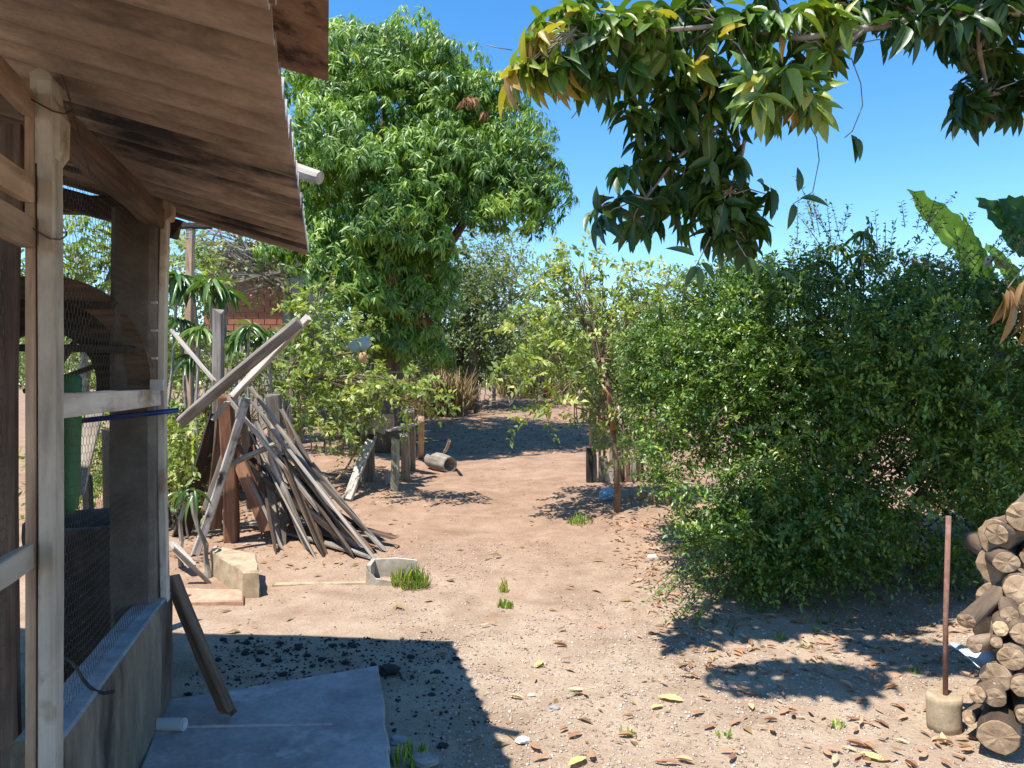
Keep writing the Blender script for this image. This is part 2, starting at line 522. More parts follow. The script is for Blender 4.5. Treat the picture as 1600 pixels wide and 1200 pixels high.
def timber_mesh(L, w, t, rings=7, jit=0.06, taper=1.0, ragged=0.0, chamfer=0.12, rng=random):
    """squared timber along X: chamfered section, slightly uneven, ends a bit ragged"""
    c = min(w, t) * chamfer
    sec = [(-w / 2 + c, -t / 2), (w / 2 - c, -t / 2), (w / 2, -t / 2 + c), (w / 2, t / 2 - c),
           (w / 2 - c, t / 2), (-w / 2 + c, t / 2), (-w / 2, t / 2 - c), (-w / 2, -t / 2 + c)]
    n = len(sec)
    V, F = [], []
    bow = rng.uniform(-1, 1) * 0.012 * L
    bow2 = rng.uniform(-1, 1) * 0.006 * L
    for i in range(rings + 1):
        s = i / rings
        k = 1 + (taper - 1) * s
        oy = bow * math.sin(math.pi * s)
        oz = bow2 * math.sin(math.pi * s)
        for (a, b) in sec:
            x = L * s
            if i in (0, rings):
                x += rng.uniform(-1, 1) * ragged
            j = 1 + rng.uniform(-jit, jit)
            V.append((x, a * k * j + oy, b * k * (1 + rng.uniform(-jit, jit)) + oz))
    for i in range(rings):
        for j in range(n):
            a = i * n + j
            b = i * n + (j + 1) % n
            F.append((a, b, b + n, a + n))
    F.append(tuple(range(n - 1, -1, -1)))
    F.append(tuple(rings * n + k for k in range(n)))
    return V, F


def timber(name, p0, p1, w, t, mat, parent=None, roll=0.0, label=None, cat=None, group=None, rings=7, jit=0.06, taper=1.0, ragged=None, up=None, chamfer=0.12):
    L = (Vector(p1) - Vector(p0)).length
    V, F = timber_mesh(L, w, t, rings, jit, taper, 0.02 if ragged is None else ragged, chamfer)
    o = mesh_obj(name, V, F, M[mat] if isinstance(mat, str) else mat, matrix=frame_x(p0, p1, roll, up))
    attach(o, parent)
    return tag(o, label, cat, group)


def tube_geo(pts, rad, n=6, jit=0.0):
    """numpy verts and triangles of a tapered tube through pts"""
    pts = [Vector(p) for p in pts]
    V, T = [], []
    prev = None
    for i, p in enumerate(pts):
        d = (pts[min(i + 1, len(pts) - 1)] - pts[max(i - 1, 0)]).normalized()
        if prev is None:
            u = d.orthogonal().normalized()
        else:
            u = (prev - d * prev.dot(d))
            u = u.normalized() if u.length > 1e-6 else d.orthogonal().normalized()
        prev = u
        v = d.cross(u)
        for k in range(n):
            a = 2 * math.pi * k / n
            r = rad[i] * (1 + random.uniform(-jit, jit))
            V.append(p + (u * math.cos(a) + v * math.sin(a)) * r)
    m = len(pts)
    for i in range(m - 1):
        for k in range(n):
            a, b = i * n + k, i * n + (k + 1) % n
            T += [(a, b, b + n), (a, b + n, a + n)]
    c0, c1 = len(V), len(V) + 1
    V += [pts[0], pts[-1]]
    for k in range(n):
        T.append((c0, (k + 1) % n, k))
        T.append((c1, (m - 1) * n + k, (m - 1) * n + (k + 1) % n))
    return [tuple(v) for v in V], T


class Geo:
    def __init__(self):
        self.V, self.T = [], []

    def add(self, V, T):
        o = len(self.V)
        self.V += list(V)
        self.T += [tuple(i + o for i in t) for t in T]
        return self

    def tube(self, pts, rad, n=6, jit=0.0):
        if isinstance(rad, (int, float)):
            rad = [rad] * len(pts)
        return self.add(*tube_geo(pts, rad, n, jit))

    def box(self, lo, hi):
        x0, y0, z0 = lo
        x1, y1, z1 = hi
        V = [(x0, y0, z0), (x1, y0, z0), (x1, y1, z0), (x0, y1, z0), (x0, y0, z1), (x1, y0, z1), (x1, y1, z1), (x0, y1, z1)]
        F = [(0, 3, 2, 1), (4, 5, 6, 7), (0, 1, 5, 4), (1, 2, 6, 5), (2, 3, 7, 6), (3, 0, 4, 7)]
        return self.add(V, F)

    def build(self, name, mat, parent=None, matrix=None, smooth=False):
        return mesh_obj(name, self.V, self.T, M[mat] if isinstance(mat, str) else mat, parent, matrix, smooth)


def bez(p0, p1, sag=0.0, n=6, wob=0.0, side=None):
    p0, p1 = Vector(p0), Vector(p1)
    out = []
    for i in range(n + 1):
        s = i / n
        p = p0.lerp(p1, s)
        p.z += sag * 4 * s * (1 - s)
        if side:
            p += Vector(side) * 4 * s * (1 - s)
        if wob and 0 < i < n:
            p += Vector((random.uniform(-wob, wob), random.uniform(-wob, wob), random.uniform(-wob, wob)))
        out.append(p)
    return out


# ------------------------------------------------------------------ leaves
# templates: (t along, s across, h up) and triangles
L_SMALL = (np.array([(0, 0, 0), (0.5, -0.5, 0.08), (0.5, 0.5, 0.08), (1, 0, -0.05)], float), np.array([(0, 1, 3), (0, 3, 2)]))
L_MID = (np.array([(0, 0, 0), (0.42, -0.5, 0.05), (0.45, 0, 0.0), (0.42, 0.5, 0.05), (1, 0, -0.22)], float), np.array([(0, 1, 2), (0, 2, 3), (1, 4, 2), (2, 4, 3)]))


def blade(rows, droop=0.25, fold=0.12, wave=0.0, prof=None):
    """a longer leaf: rows stations, folded along the midrib and arching down"""
    V, T = [(0, 0, 0)], []
    for i in range(1, rows):
        t = i / rows
        w = (prof(t) if prof else math.sin(math.pi * t ** 0.8) ** 0.8) * 0.5
        h = -droop * t * t
        z = fold * w + wave * (1 if i % 2 else -1)
        V += [(t, -w, h + z), (t, 0, h), (t, w, h + fold * w - wave * (1 if i % 2 else -1))]
    V.append((1, 0, -droop))
    T += [(0, 1, 2), (0, 2, 3)]
    for i in range(rows - 2):
        a = 1 + i * 3
        T += [(a, a + 3, a + 4), (a, a + 4, a + 1), (a + 1, a + 4, a + 5), (a + 1, a + 5, a + 2)]
    a = 1 + (rows - 2) * 3
    e = len(V) - 1
    T += [(a, e, a + 1), (a + 1, e, a + 2)]
    return np.array(V, float), np.array(T)


L_BLADE = blade(5, 0.28, 0.2)


def nrm(a):
    return a / np.maximum(np.linalg.norm(a, axis=-1, keepdims=True), 1e-9)


class Leaves:
    """collects leaves and builds them as one crown"""

    def __init__(self):
        self.p, self.d, self.n, self.l, self.w, self.t = [], [], [], [], [], []

    def add(self, p, d, n, l, w, t):
        self.p.append(p); self.d.append(d); self.n.append(n); self.l.append(l); self.w.append(w); self.t.append(t)

    def arrays(self):
        return tuple(np.concatenate(a) for a in (self.p, self.d, self.n, self.l, self.w, self.t))

    def build(self, name, mat, tpl, parent=None, kind='stuff'):
        p, d, n, l, w, t = self.arrays()
        V, T, ti = leaf_geo(p, d, n, l, w, t, tpl)
        o = np_mesh(name, V, T, M[mat], parent, ti)
        if kind:
            o['kind'] = kind
        return o


def leaf_geo(p, d, n, l, w, t, tpl):
    tv, tt = tpl
    x = nrm(d)
    y = nrm(np.cross(n, x))
    z = np.cross(x, y)
    V = (p[:, None, :] + x[:, None, :] * (tv[None, :, 0:1] * l[:, None, None])
         + y[:, None, :] * (tv[None, :, 1:2] * w[:, None, None])
         + z[:, None, :] * (tv[None, :, 2:3] * l[:, None, None]))
    k = len(tv)
    T = tt[None, :, :] + (np.arange(len(p)) * k)[:, None, None]
    return V.reshape(-1, 3), T.reshape(-1, 3), np.repeat(t, k)


def rosettes(lv, centers, axes, per, length, width, droop=(0.0, 0.9), tint=(0.1, 0.8), rng=RNG, spread=0.03, tvar=0.2):
    """whorls of leaves at twig ends: centers (n,3), axes (n,3)"""
    c = np.asarray(centers, float)
    ax = nrm(np.asarray(axes, float))
    n = len(c)
    ref = np.where(np.abs(ax[:, 2:3]) < 0.9, np.array([[0, 0, 1.0]]), np.array([[1.0, 0, 0]]))
    u = nrm(np.cross(ref, ax))
    v = np.cross(ax, u)
    base_t = rng.uniform(tint[0], tint[1], n)
    for k in range(per):
        a = 2.399963 * k + rng.uniform(0, 6.28, n) * 0.15 + rng.uniform(-.3, .3, n)
        rise = rng.uniform(-0.25, 0.75, n) * (1 - 0.5 * k / per)
        rad = u * np.cos(a)[:, None] + v * np.sin(a)[:, None]
        d = rad + ax * rise[:, None]
        d[:, 2] -= rng.uniform(droop[0], droop[1], n)
        d = nrm(d)
        nn = nrm(ax + rng.normal(0, 0.25, (n, 3)) + np.array([0, 0, 0.5]))
        p = c + rng.normal(0, spread, (n, 3)) - ax * (0.06 * (k / per))[..., None] if np.ndim(k) else c + rng.normal(0, spread, (n, 3))
        l = rng.uniform(length[0], length[1], n)
        w = l * rng.uniform(width[0], width[1], n)
        t = np.clip(base_t + rng.normal(0, tvar * 0.5, n), 0, 0.96)
        lv.add(p, d, nn, l, w, t)


def sph(n, rng=RNG, up=-1.0):
    a = rng.normal(0, 1, (n * 4, 3))
    a = nrm(a)
    a = a[a[:, 2] > up]
    while len(a) < n:
        b = nrm(rng.normal(0, 1, (n * 4, 3)))
        a = np.concatenate([a, b[b[:, 2] > up]])
    return a[:n]


def sprays(lv, starts, dirs, seglen, npairs, leaf_l, leaf_w, tint, rng=RNG, droop=0.35, geo=None):
    """leafy twigs: alternate leaves along short arching twigs"""
    s = np.asarray(starts, float)
    d = nrm(np.asarray(dirs, float))
    n = len(s)
    ln = rng.uniform(seglen[0], seglen[1], n)
    base_t = rng.uniform(tint[0], tint[1], n)
    side = nrm(np.cross(d, rng.normal(0, 1, (n, 3))))
    for k in range(npairs):
        f = (k + 0.6) / npairs
        pos = s + d * (ln * f)[:, None]
        pos[:, 2] -= droop * ln * f * f
        tang = d.copy()
        tang[:, 2] -= 2 * droop * f
        tang = nrm(tang)
        for sg in (-1, 1):
            sd = side * sg + rng.normal(0, 0.35, (n, 3))
            dd = nrm(tang * 0.6 + sd)
            nn = nrm(np.array([0, 0, 1.0]) + rng.normal(0, 0.5, (n, 3)))
            l = rng.uniform(leaf_l[0], leaf_l[1], n)
            w = l * rng.uniform(leaf_w[0], leaf_w[1], n)
            lv.add(pos + rng.normal(0, 0.004, (n, 3)), dd, nn, l, w, np.clip(base_t + rng.normal(0, 0.1, n), 0, 1))
    if geo is not None:
        for i in range(n):
            e = s[i] + d[i] * ln[i]
            e[2] -= droop * ln[i]
            m = s[i] + d[i] * ln[i] * .5
            m[2] -= droop * ln[i] * .25
            geo.tube([s[i], m, e], [0.004, 0.003, 0.0015], 3)


# ================================================================== THE SETTING
def build_ground():
    def axis(lo, hi, fine_lo, fine_hi, step, n_out):
        a = list(np.arange(fine_lo, fine_hi + 1e-6, step))
        o1 = [fine_lo - (fine_lo - lo) * (i / n_out) ** 3 for i in range(n_out, 0, -1)]
        o2 = [fine_hi + (hi - fine_hi) * (i / n_out) ** 3 for i in range(1, n_out + 1)]
        return o1 + a + o2
    xs = axis(-600, 600, -5, 6, 0.11, 14)
    ys = axis(-60, 1200, 2, 14, 0.11, 22)
    V = []
    for y in ys:
        for x in xs:
            z = gz(x, y)
            if -6 < x < 7 and 1 < y < 26:
                z += 0.022 * mnoise.noise(Vector((x * 1.1, y * 1.1, 3))) + 0.010 * mnoise.noise(Vector((x * 4.5, y * 4.5, 9)))
            V.append((x, y, z))
    nx = len(xs)
    F = [(j * nx + i, j * nx + i + 1, (j + 1) * nx + i + 1, (j + 1) * nx + i) for j in range(len(ys) - 1) for i in range(nx - 1)]
    o = mesh_obj('ground', V, F, M['ground'], smooth=True)
    tag(o, kind='structure')


build_ground()


def gzn(x, y):
    return gz(x, y) + 0.022 * mnoise.noise(Vector((x * 1.1, y * 1.1, 3))) + 0.010 * mnoise.noise(Vector((x * 4.5, y * 4.5, 9)))


def pebbles(name, n, sampler, size, mat, flat=0.6, tint=(0, 1), seed=1, label=None):
    rng = np.random.default_rng(seed)
    base = np.array([(1, 0, 0), (0, 1, 0), (-1, 0, 0), (0, -1, 0), (0, 0, 1), (0, 0, -1)], float)
    tr = np.array([(0, 1, 4), (1, 2, 4), (2, 3, 4), (3, 0, 4), (1, 0, 5), (2, 1, 5), (3, 2, 5), (0, 3, 5)])
    xy = sampler(rng, n)
    z = np.array([gzn(float(a), float(b)) for a, b in xy])
    s = size[0] + (size[1] - size[0]) * rng.power(0.35, len(xy))
    V = base[None] * rng.uniform(0.6, 1.25, (len(xy), 6, 1))
    V[:, :, 2] *= flat
    a = rng.uniform(0, 6.28, len(xy))
    ca, sa = np.cos(a)[:, None], np.sin(a)[:, None]
    X = V[:, :, 0] * ca - V[:, :, 1] * sa
    Y = V[:, :, 0] * sa + V[:, :, 1] * ca
    tilt = rng.normal(0, 0.25, (len(xy), 2))
    Z = V[:, :, 2] + X * tilt[:, :1] + Y * tilt[:, 1:]
    W = np.stack([X, Y, Z], -1) * s[:, None, None]
    W[:, :, 0] += xy[:, :1]
    W[:, :, 1] += xy[:, 1:]
    W[:, :, 2] += (z + s * 0.15)[:, None]
    T = tr[None] + (np.arange(len(xy)) * 6)[:, None, None]
    o = np_mesh(name, W.reshape(-1, 3), T.reshape(-1, 3), M[mat], None, np.repeat(rng.uniform(tint[0], tint[1], len(xy)), 6))
    return tag(o, label, None, None, 'stuff')


def gravel_area(rng, n):
    out = []
    while len(out) < n:
        y = 2.9 + 4.6 * rng.power(0.8, 400)
        x = rng.uniform(-2.2, 3.6, 400)
        d = np.array([mnoise.noise(Vector((a * 0.8, b * 0.8, 5))) for a, b in zip(x, y)])
        keep = (x > -0.45 - 0.3 * (y - 3.4) + 0.5 * d) & (d + rng.uniform(-0.5, 0.5, 400) > (y - 5.6) * 0.35) & (abs(x) < 0.72 * y)
        keep &= ~((x < -0.42) & (y < 4.25))
        out += list(zip(x[keep], y[keep]))
    return np.array(out[:n])


def sparse_area(rng, n):
    y = 3.0 + 9 * rng.power(1.0, n)
    x = rng.uniform(-0.5, 0.42, n) * y
    k = ~((x < -0.40) & (y < 4.3)) & (x > -1.65 - 0.25 * (y - 3.8))
    return np.stack([x, y], -1)[k]


pebbles('gravel', 22000, gravel_area, (0.003, 0.0125), 'gravel', seed=3, label='loose pale pink and grey gravel spread over the yard')
pebbles('small_stones', 2600, sparse_area, (0.003, 0.014), 'gravel', seed=4, label='scattered small stones on the bare reddish earth')

# ================================================================== THE SHED ON THE LEFT
WD = Vector((-0.245, 1, 0)).normalized()     # along the long wall
WN = Vector((1, 0.245, 0)).normalized()      # outwards from the long wall
WA = Vector((-0.751, 0, 0))                  # where the wall line meets Y = 0


def W(Y, out=0.0, z=0.0):
    """point on the long wall's outer plane at depth Y"""
    p = Vector((-0.751 - 0.245 * Y, Y, z)) + WN * out
    return p


EZ = 2.305                                     # eave height


def eave_x(Y):
    return -0.095 - 0.2417 * Y


def roof_z(x, Y):
    return EZ + 0.286 * (eave_x(Y) - x)


shed = tag(empty('shed', W(3.0)), 'open wooden shed with chicken wire sides and a corrugated fibre cement roof', 'shed')


def build_roof():
    pitch, amp, th = 0.146, 0.034, 0.012
    ED = Vector((-0.2417, 1, 0))
    nw = 7
    seg = 10
    width = pitch * nw
    nu = 5

    def sheet(length):
        V, F, fm = [], [], []
        nv = nw * seg + 1
        for layer in (0, 1):
            for i in range(nu + 1):
                u = length * i / nu
                for j in range(nv):
                    v = width * j / (nw * seg)
                    h = amp * (1 - 2 * abs(math.sin(math.pi * v / pitch)) ** 0.75) + (th if layer else 0)
                    V.append((-u - 0.2417 * v, v, h + 0.286 * u))
        o = (nu + 1) * nv
        for i in range(nu):
            for j in range(nv - 1):
                a, b, c, d = i * nv + j, i * nv + j + 1, (i + 1) * nv + j + 1, (i + 1) * nv + j
                F.append((a, b, c, d)); fm.append(1)
                F.append((a + o, d + o, c + o, b + o)); fm.append(0)
        for j in range(nv - 1):
            F.append((j, j + o, j + 1 + o, j + 1)); fm.append(0)
            a = nu * nv + j
            F.append((a, a + 1, a + 1 + o, a + o)); fm.append(1)
        for i in range(nu):
            a = i * nv
            F.append((a, a + nv, a + nv + o, a + o)); fm.append(0)
            a = i * nv + nv - 1
            F.append((a, a + o, a + nv + o, a + nv)); fm.append(0)
        me_o = mesh_obj('roof_sheet', V, F, None, shed, mats=[M['sheet_top'], M['sheet_under']], fmat=fm, smooth=False)
        for p in me_o.data.polygons:
            p.use_smooth = len(p.vertices) == 4 and abs(p.normal.z) > 0.3
        return me_o
    first = sheet(2.44)
    step = width - pitch
    end = 4.07
    k = 0
    while end - width - k * step > -2.2:
        y0 = end - width - k * step
        o = first if k == 0 else first.copy()
        if k:
            COL.objects.link(o)
        dx = random.uniform(-0.012, 0.012) if k else 0
        loc = Vector((eave_x(y0) + dx, y0, EZ + 0.009 * (k % 2)))
        o.matrix_parent_inverse = wmat(shed).inverted()
        o.matrix_basis = Matrix.Translation(loc)
        # upper course, tucked over the first
        p = first.copy()
        COL.objects.link(p)
        p.matrix_parent_inverse = wmat(shed).inverted()
        p.matrix_basis = Matrix.Translation(loc + Vector((-2.28, 0, 2.28 * 0.286 + 0.022)))
        k += 1


build_roof()

# purlins and rafters
def sg(name, *a, **k):
    return timber(name, *a, parent=shed, **k)


sg('top_plate', W(2.22, -0.07, 2.40), W(3.95, -0.05, 2.40), 0.08, 0.10, 'dark_brown_wood', jit=0.12)
sg('rafter', W(3.86, 0.03, 2.37), Vector((-4.2, 3.86, roof_z(-4.2, 3.86) - 0.10)), 0.06, 0.10, 'dark_wood')
for dx in (1.5, 2.5, 3.4):
    a, b = Vector((eave_x(0.4) - dx, 0.4, 0)), Vector((eave_x(4.0) - dx, 4.0, 0))
    a.z = roof_z(a.x, a.y) - 0.07
    b.z = roof_z(b.x, b.y) - 0.07
    sg('purlin', a, b, 0.06, 0.07, 'dark_wood')
sg('end_beam', Vector((-1.72, 3.98, 2.52)), Vector((-4.2, 3.98, 2.58)), 0.07, 0.09, 'dark_wood', roll=0.0)
# a round pole end that sticks out over the eave
g = Geo()
pe = P(500, 278, 2.83)
pi_ = P(462, 266, 2.86)
dirp = (pe - pi_)
g.tube([pe, pe - dirp * 1.0, pe - dirp * 3.0], [0.026, 0.028, 0.029], 10, 0.05)
sh_pole = g.build('pole_end', 'pale_wood', shed)
# the flat brown board that juts over the roof edge
V = []
b0 = P(426, 100, 1.72)
b1 = P(513, 127, 1.75)
edg = Vector((0.2417, -1, 0)).normalized()
up_ = Vector((-1, 0, 0.286)).normalized()
c = [b1, b1 + edg * 1.25, b1 + edg * 1.25 + up_ * 0.42, b1 + up_ * 0.42]
V = [tuple(p) for p in c] + [tuple(p + Vector((0, 0, 0.018))) for p in c]
bo = mesh_obj('fibre_board', V, [(0, 1, 2, 3), (4, 7, 6, 5), (0, 4, 5, 1), (1, 5, 6, 2), (2, 6, 7, 3), (3, 7, 4, 0)], M['flat_board'])
tag(bo, 'flat brown stained board jutting out over the edge of the shed roof', 'board')

# corner post with its pale batten
def prism(name, Y, out, w_along, w_out, z0, z1, mat, jit=0.03):
    return timber(name, W(Y, out, z0), W(Y, out, z1), w_along, w_out, mat, parent=shed, rings=10, jit=jit, up=tuple(WN), ragged=0.003)


prism('corner_post', 3.70, -0.135, 0.20, 0.19, 0.0, 2.42, 'post_concrete', 0.012)
prism('corner_batten', 3.73, -0.018, 0.07, 0.034, 0.55, 2.42, 'painted_wood', 0.02)
cb = timber('corner_bracket', W(3.70, 0.005, 2.39), W(3.70, 0.005, 2.50), 0.055, 0.05, 'tan_wood', shed, up=tuple(WN), rings=2)
# near post, batten and the bracket at its head
prism('frame_post', 2.17, -0.022, 0.08, 0.044, 0.0, 2.44, 'painted_wood', 0.03)
prism('frame_batten', 2.165, -0.060, 0.07, 0.026, 0.0, 2.40, 'tan_wood', 0.05)
# post head: eight sided block stepping outwards
g = Geo()
hc = W(2.10, -0.03, 0)
prof = [(-0.022, 2.21), (0.012, 2.21), (0.034, 2.25), (0.036, 2.35), (0.020, 2.40), (0.016, 2.455), (-0.006, 2.48), (-0.030, 2.46), (-0.030, 2.25)]
V, F = [], []
for s in (-0.043, 0.043):
    for (o_, z) in prof:
        V.append(tuple(W(2.175, -0.024 + o_ * 1.15, z) + WD * s))
n = len(prof)
F = [tuple(range(n)), tuple(range(2 * n - 1, n - 1, -1))] + [(i, i + n, (i + 1) % n + n, (i + 1) % n) for i in range(n)]
mesh_obj('post_head', V, F, M['painted_wood'], shed)
# tie wires on the head
for z, r in ((2.37, 0.075), (2.02, 0.062)):
    g = Geo()
    c = W(2.17, -0.035, z)
    g.tube([c + WN * r * math.cos(a) * 0.9 + WD * r * math.sin(a) + Vector((0, 0, 0.02 * math.sin(a * 2))) for a in np.linspace(0, 6.28, 14)], 0.0025, 4)
    g.build('tie_wire', 'wire', shed)
g = Geo()
g.tube([W(2.1, 0.01, 2.52), W(2.2, 0.02, 2.42), W(2.4, 0.02, 2.25)], 0.003, 4)
g.build('tie_wire', 'wire', shed)
# rails of the near door frame
for z0, z1, h in ((2.37, 2.37, 0.07), (2.13, 2.135, 0.075), (2.01, 2.015, 0.085), (1.125, 1.125, 0.07)):
    timber('rail', W(0.9, -0.060, z0), W(2.125, -0.060, z1), 0.030, h, 'tan_wood' if z0 > 1.5 else 'painted_wood', shed, rings=8)
# sill rail between the posts
timber('rail', W(2.225, -0.03, 1.535), W(3.62, -0.03, 1.535), 0.03, 0.075, 'painted_wood', shed, rings=8)
# latch on the corner post and small tacks
for (y, z) in ((3.60, 1.60), (3.60, 1.72), (3.60, 1.85), (3.60, 1.98)):
    g = Geo()
    c = W(y, -0.025, z)
    g.box(tuple(c - Vector((0.028, 0.012, 0.005))), tuple(c + Vector((0.0, 0.0, 0.005))))
    g.build('staple', 'pvc', shed)
g = Geo()
c = W(3.52, -0.01, 1.595)
g.box(tuple(c - Vector((0.03, 0.012, 0.025))), tuple(c + Vector((0.03, 0.0, 0.025))))
g.build('latch', 'pvc', shed)

# half wall
def half_wall():
    zt, th = 0.575, 0.14
    ny, nz = 16, 8
    V, F, fm = [], [], []
    prof = [(0.0, -0.1), (0.0, 0.1), (0.0, 0.2), (0.003, 0.3), (0.0, 0.4), (0.002, 0.5), (-0.004, zt - 0.006), (-0.014, zt), (-th + 0.012, zt + 0.004), (-th, zt - 0.008), (-th, 0.2), (-th, -0.1)]
    for i in range(ny + 1):
        y = 2.225 + (3.80 - 2.225) * i / ny
        for (o_, z) in prof:
            j = 0.004 * mnoise.noise(Vector((y * 6, z * 6, o_ * 9)))
            V.append(tuple(W(y, o_ + j, z + (0.006 * mnoise.noise(Vector((y * 4, 1, 2))) if z > 0.5 else 0))))
    n = len(prof)
    for i in range(ny):
        for k in range(n - 1):
            F.append((i * n + k, i * n + k + 1, (i + 1) * n + k + 1, (i + 1) * n + k)[::-1])
            fm.append(1 if 6 <= k <= 8 else 0)
    F.append(tuple(range(n))[::-1]); fm.append(0)
    F.append(tuple(ny * n + k for k in range(n))); fm.append(0)
    mesh_obj('half_wall', V, F, None, shed, mats=[M['wall_plaster'], M['wall_top']], fmat=fm)


half_wall()

# inner side wall far left (planks), closing the shed
for i in range(17):
    x = -1.735 - i * 0.16
    timber('board', Vector((x, 2.6 - 0.015 * (i % 2), -0.02)), Vector((x, 2.6 - 0.015 * (i % 2), roof_z(x, 2.6) - 0.12)), 0.156, 0.02, 'dark_wood' if i % 2 else 'dark_brown_wood', shed, up=(0, 1, 0), rings=6)
# posts of the far end
for x in (-2.75, -3.9):
    timber('end_post', Vector((x, 3.98, 0)), Vector((x, 3.98, 2.56)), 0.10, 0.10, 'dark_wood', shed, rings=6)


def wire_net(name, y0, y1, z0, z1, out, seed=1):
    """hexagonal netting built wire by wire, on the wall plane"""
    a = 0.019
    wU = a * math.sqrt(3)
    rng = np.random.default_rng(seed)
    L = (y1 - y0) * math.hypot(1, 0.245)
    nu, nv = int(L / wU), int((z1 - z0) / (1.5 * a))
    segs = []
    for r in range(nv):
        for c_ in range(nu):
            cx = (c_ + 0.5 * (r % 2)) * wU
            cz = r * 1.5 * a
            top = (cx, cz + a)
            pts = [(cx + wU / 2, cz - a / 2), (cx + wU / 2, cz + a / 2), top, (cx - wU / 2, cz + a / 2)]
            segs += [(pts[0], pts[1]), (pts[1], pts[2]), (pts[2], pts[3])]
    S = np.array(segs)
    # uneven, slightly pulled net
    def warp(P_):
        u, z = P_[..., 0], P_[..., 1]
        du = 0.006 * np.sin(z * 9 + u * 4) + 0.004 * np.sin(u * 23 + 1.3)
        dz = 0.010 * np.sin(u * 7 + 0.8) + 0.004 * np.sin(z * 21)
        dn = 0.008 * np.sin(u * 5 + z * 3)
        o = np.array(W(y0, out, z0))
        return o + np.outer((u + du).ravel(), np.array(WD)) .reshape(*u.shape, 3) + np.stack([0 * z, 0 * z, z + dz], -1) + np.array(WN) * dn[..., None]
    A = warp(S[:, 0])
    B = warp(S[:, 1])
    r = 0.0008
    d = nrm(B - A)
    n1 = nrm(np.cross(d, np.array(WN)))
    n2 = np.array(WN)[None] * np.ones((len(d), 1))
    ring = []
    for ang in (0, 2.09, 4.19):
        off = (n1 * math.cos(ang) + n2 * math.sin(ang)) * r
        ring.append(off)
    V = np.stack([A + ring[0], A + ring[1], A + ring[2], B + ring[0], B + ring[1], B + ring[2]], 1)
    t = np.array([(0, 1, 4), (0, 4, 3), (1, 2, 5), (1, 5, 4), (2, 0, 3), (2, 3, 5)])
    T = t[None] + (np.arange(len(A)) * 6)[:, None, None]
    o = np_mesh(name, V.reshape(-1, 3), T.reshape(-1, 3), M['wire'], shed)
    o['kind'] = 'stuff'


wire_net('wire_netting', 2.23, 3.60, 0.56, 2.42, -0.065, 1)
wire_net('wire_netting', 1.25, 2.11, 0.0, 2.42, -0.105, 2)
# spare loop of wire on the half wall
g = Geo()
c = W(2.62, -0.09, 0.60)
g.tube([c + Vector((-0.14 + 0.28 * t, 0.03 * math.sin(t * 6), 0.05 * math.sin(t * 5) + 0.012)) for t in np.linspace(0, 1, 12)], 0.006, 6)
tag(g.build('cable', 'black_wood'), 'short black cable lying on top of the shed half wall', 'cable')

# ---- things kept in the shed
# hollowed wooden mortar
def lathe(name, prof, n, mat, matrix, parent=None, jit=0.0, smooth=True):
    V, F = [], []
    for i, (r, z) in enumerate(prof):
        for k in range(n):
            a = 2 * math.pi * k / n
            rr = r * (1 + jit * mnoise.noise(Vector((math.cos(a) * 1.5, math.sin(a) * 1.5, z * 3 + i * .1))))
            V.append((rr * math.cos(a), rr * math.sin(a), z))
    for i in range(len(prof) - 1):
        for k in range(n):
            a, b = i * n + k, i * n + (k + 1) % n
            F.append((a, b, b + n, a + n))
    F.append(tuple(range(n))[::-1])
    F.append(tuple((len(prof) - 1) * n + k for k in range(n)))
    return mesh_obj(name, V, F, M[mat], parent, matrix, smooth)


tub = lathe('feed_tub', [(0.29, 0), (0.31, 0.2), (0.33, 0.5), (0.345, 0.78), (0.35, 0.85), (0.33, 0.86), (0.31, 0.84), (0.30, 0.6), (0.27, 0.25)], 24, 'dark_cement', Matrix.Translation((-2.32, 4.28, 0.0)), jit=0.06)
tag(tub, 'large dark round tub standing on the shed floor behind the netting', 'tub')


def wheel():
    root = tag(empty('cart_wheel', P(70, 590, 3.57)), 'broken dark wooden cart wheel hung inside the shed behind the netting', 'wheel')
    c = P(70, 600, 3.57)
    def arc(r0, r1, a0, a1, y0, y1, name, mat):
        V, F = [], []
        n = 26
        for i in range(n + 1):
            a = a0 + (a1 - a0) * i / n
            for (r, y) in ((r0, y0), (r1, y0), (r1, y1), (r0, y1)):
                V.append((c.x + r * math.cos(a), c.y + y, c.z + r * math.sin(a)))
        for i in range(n):
            for k in range(4):
                F.append((i * 4 + k, i * 4 + (k + 1) % 4, i * 4 + 4 + (k + 1) % 4, i * 4 + 4 + k))
        F += [(3, 2, 1, 0), tuple(n * 4 + k for k in range(4))]
        mesh_obj(name, V, F, M[mat], root)
    arc(0.395, 0.505, -0.3, 2.0, -0.025, 0.018, 'rim', 'brown_wood')
    arc(0.245, 0.392, -0.35, 2.2, -0.01, 0.012, 'inner_rim', 'dark_wood')
    for ang in (0.35, 0.95, 1.5):
        d = Vector((math.cos(ang), 0, math.sin(ang)))
        timber('spoke', c - d * 0.1, c + d * 0.40, 0.03, 0.02, 'dark_wood', root)
    for z, x1 in ((0.37, 0.34), (0.17, 0.42)):
        timber('cross_bar', c + Vector((-0.4, -0.045, z)), c + Vector((x1, -0.045, z - 0.01)), 0.025, 0.035, 'black_wood', root)


wheel()
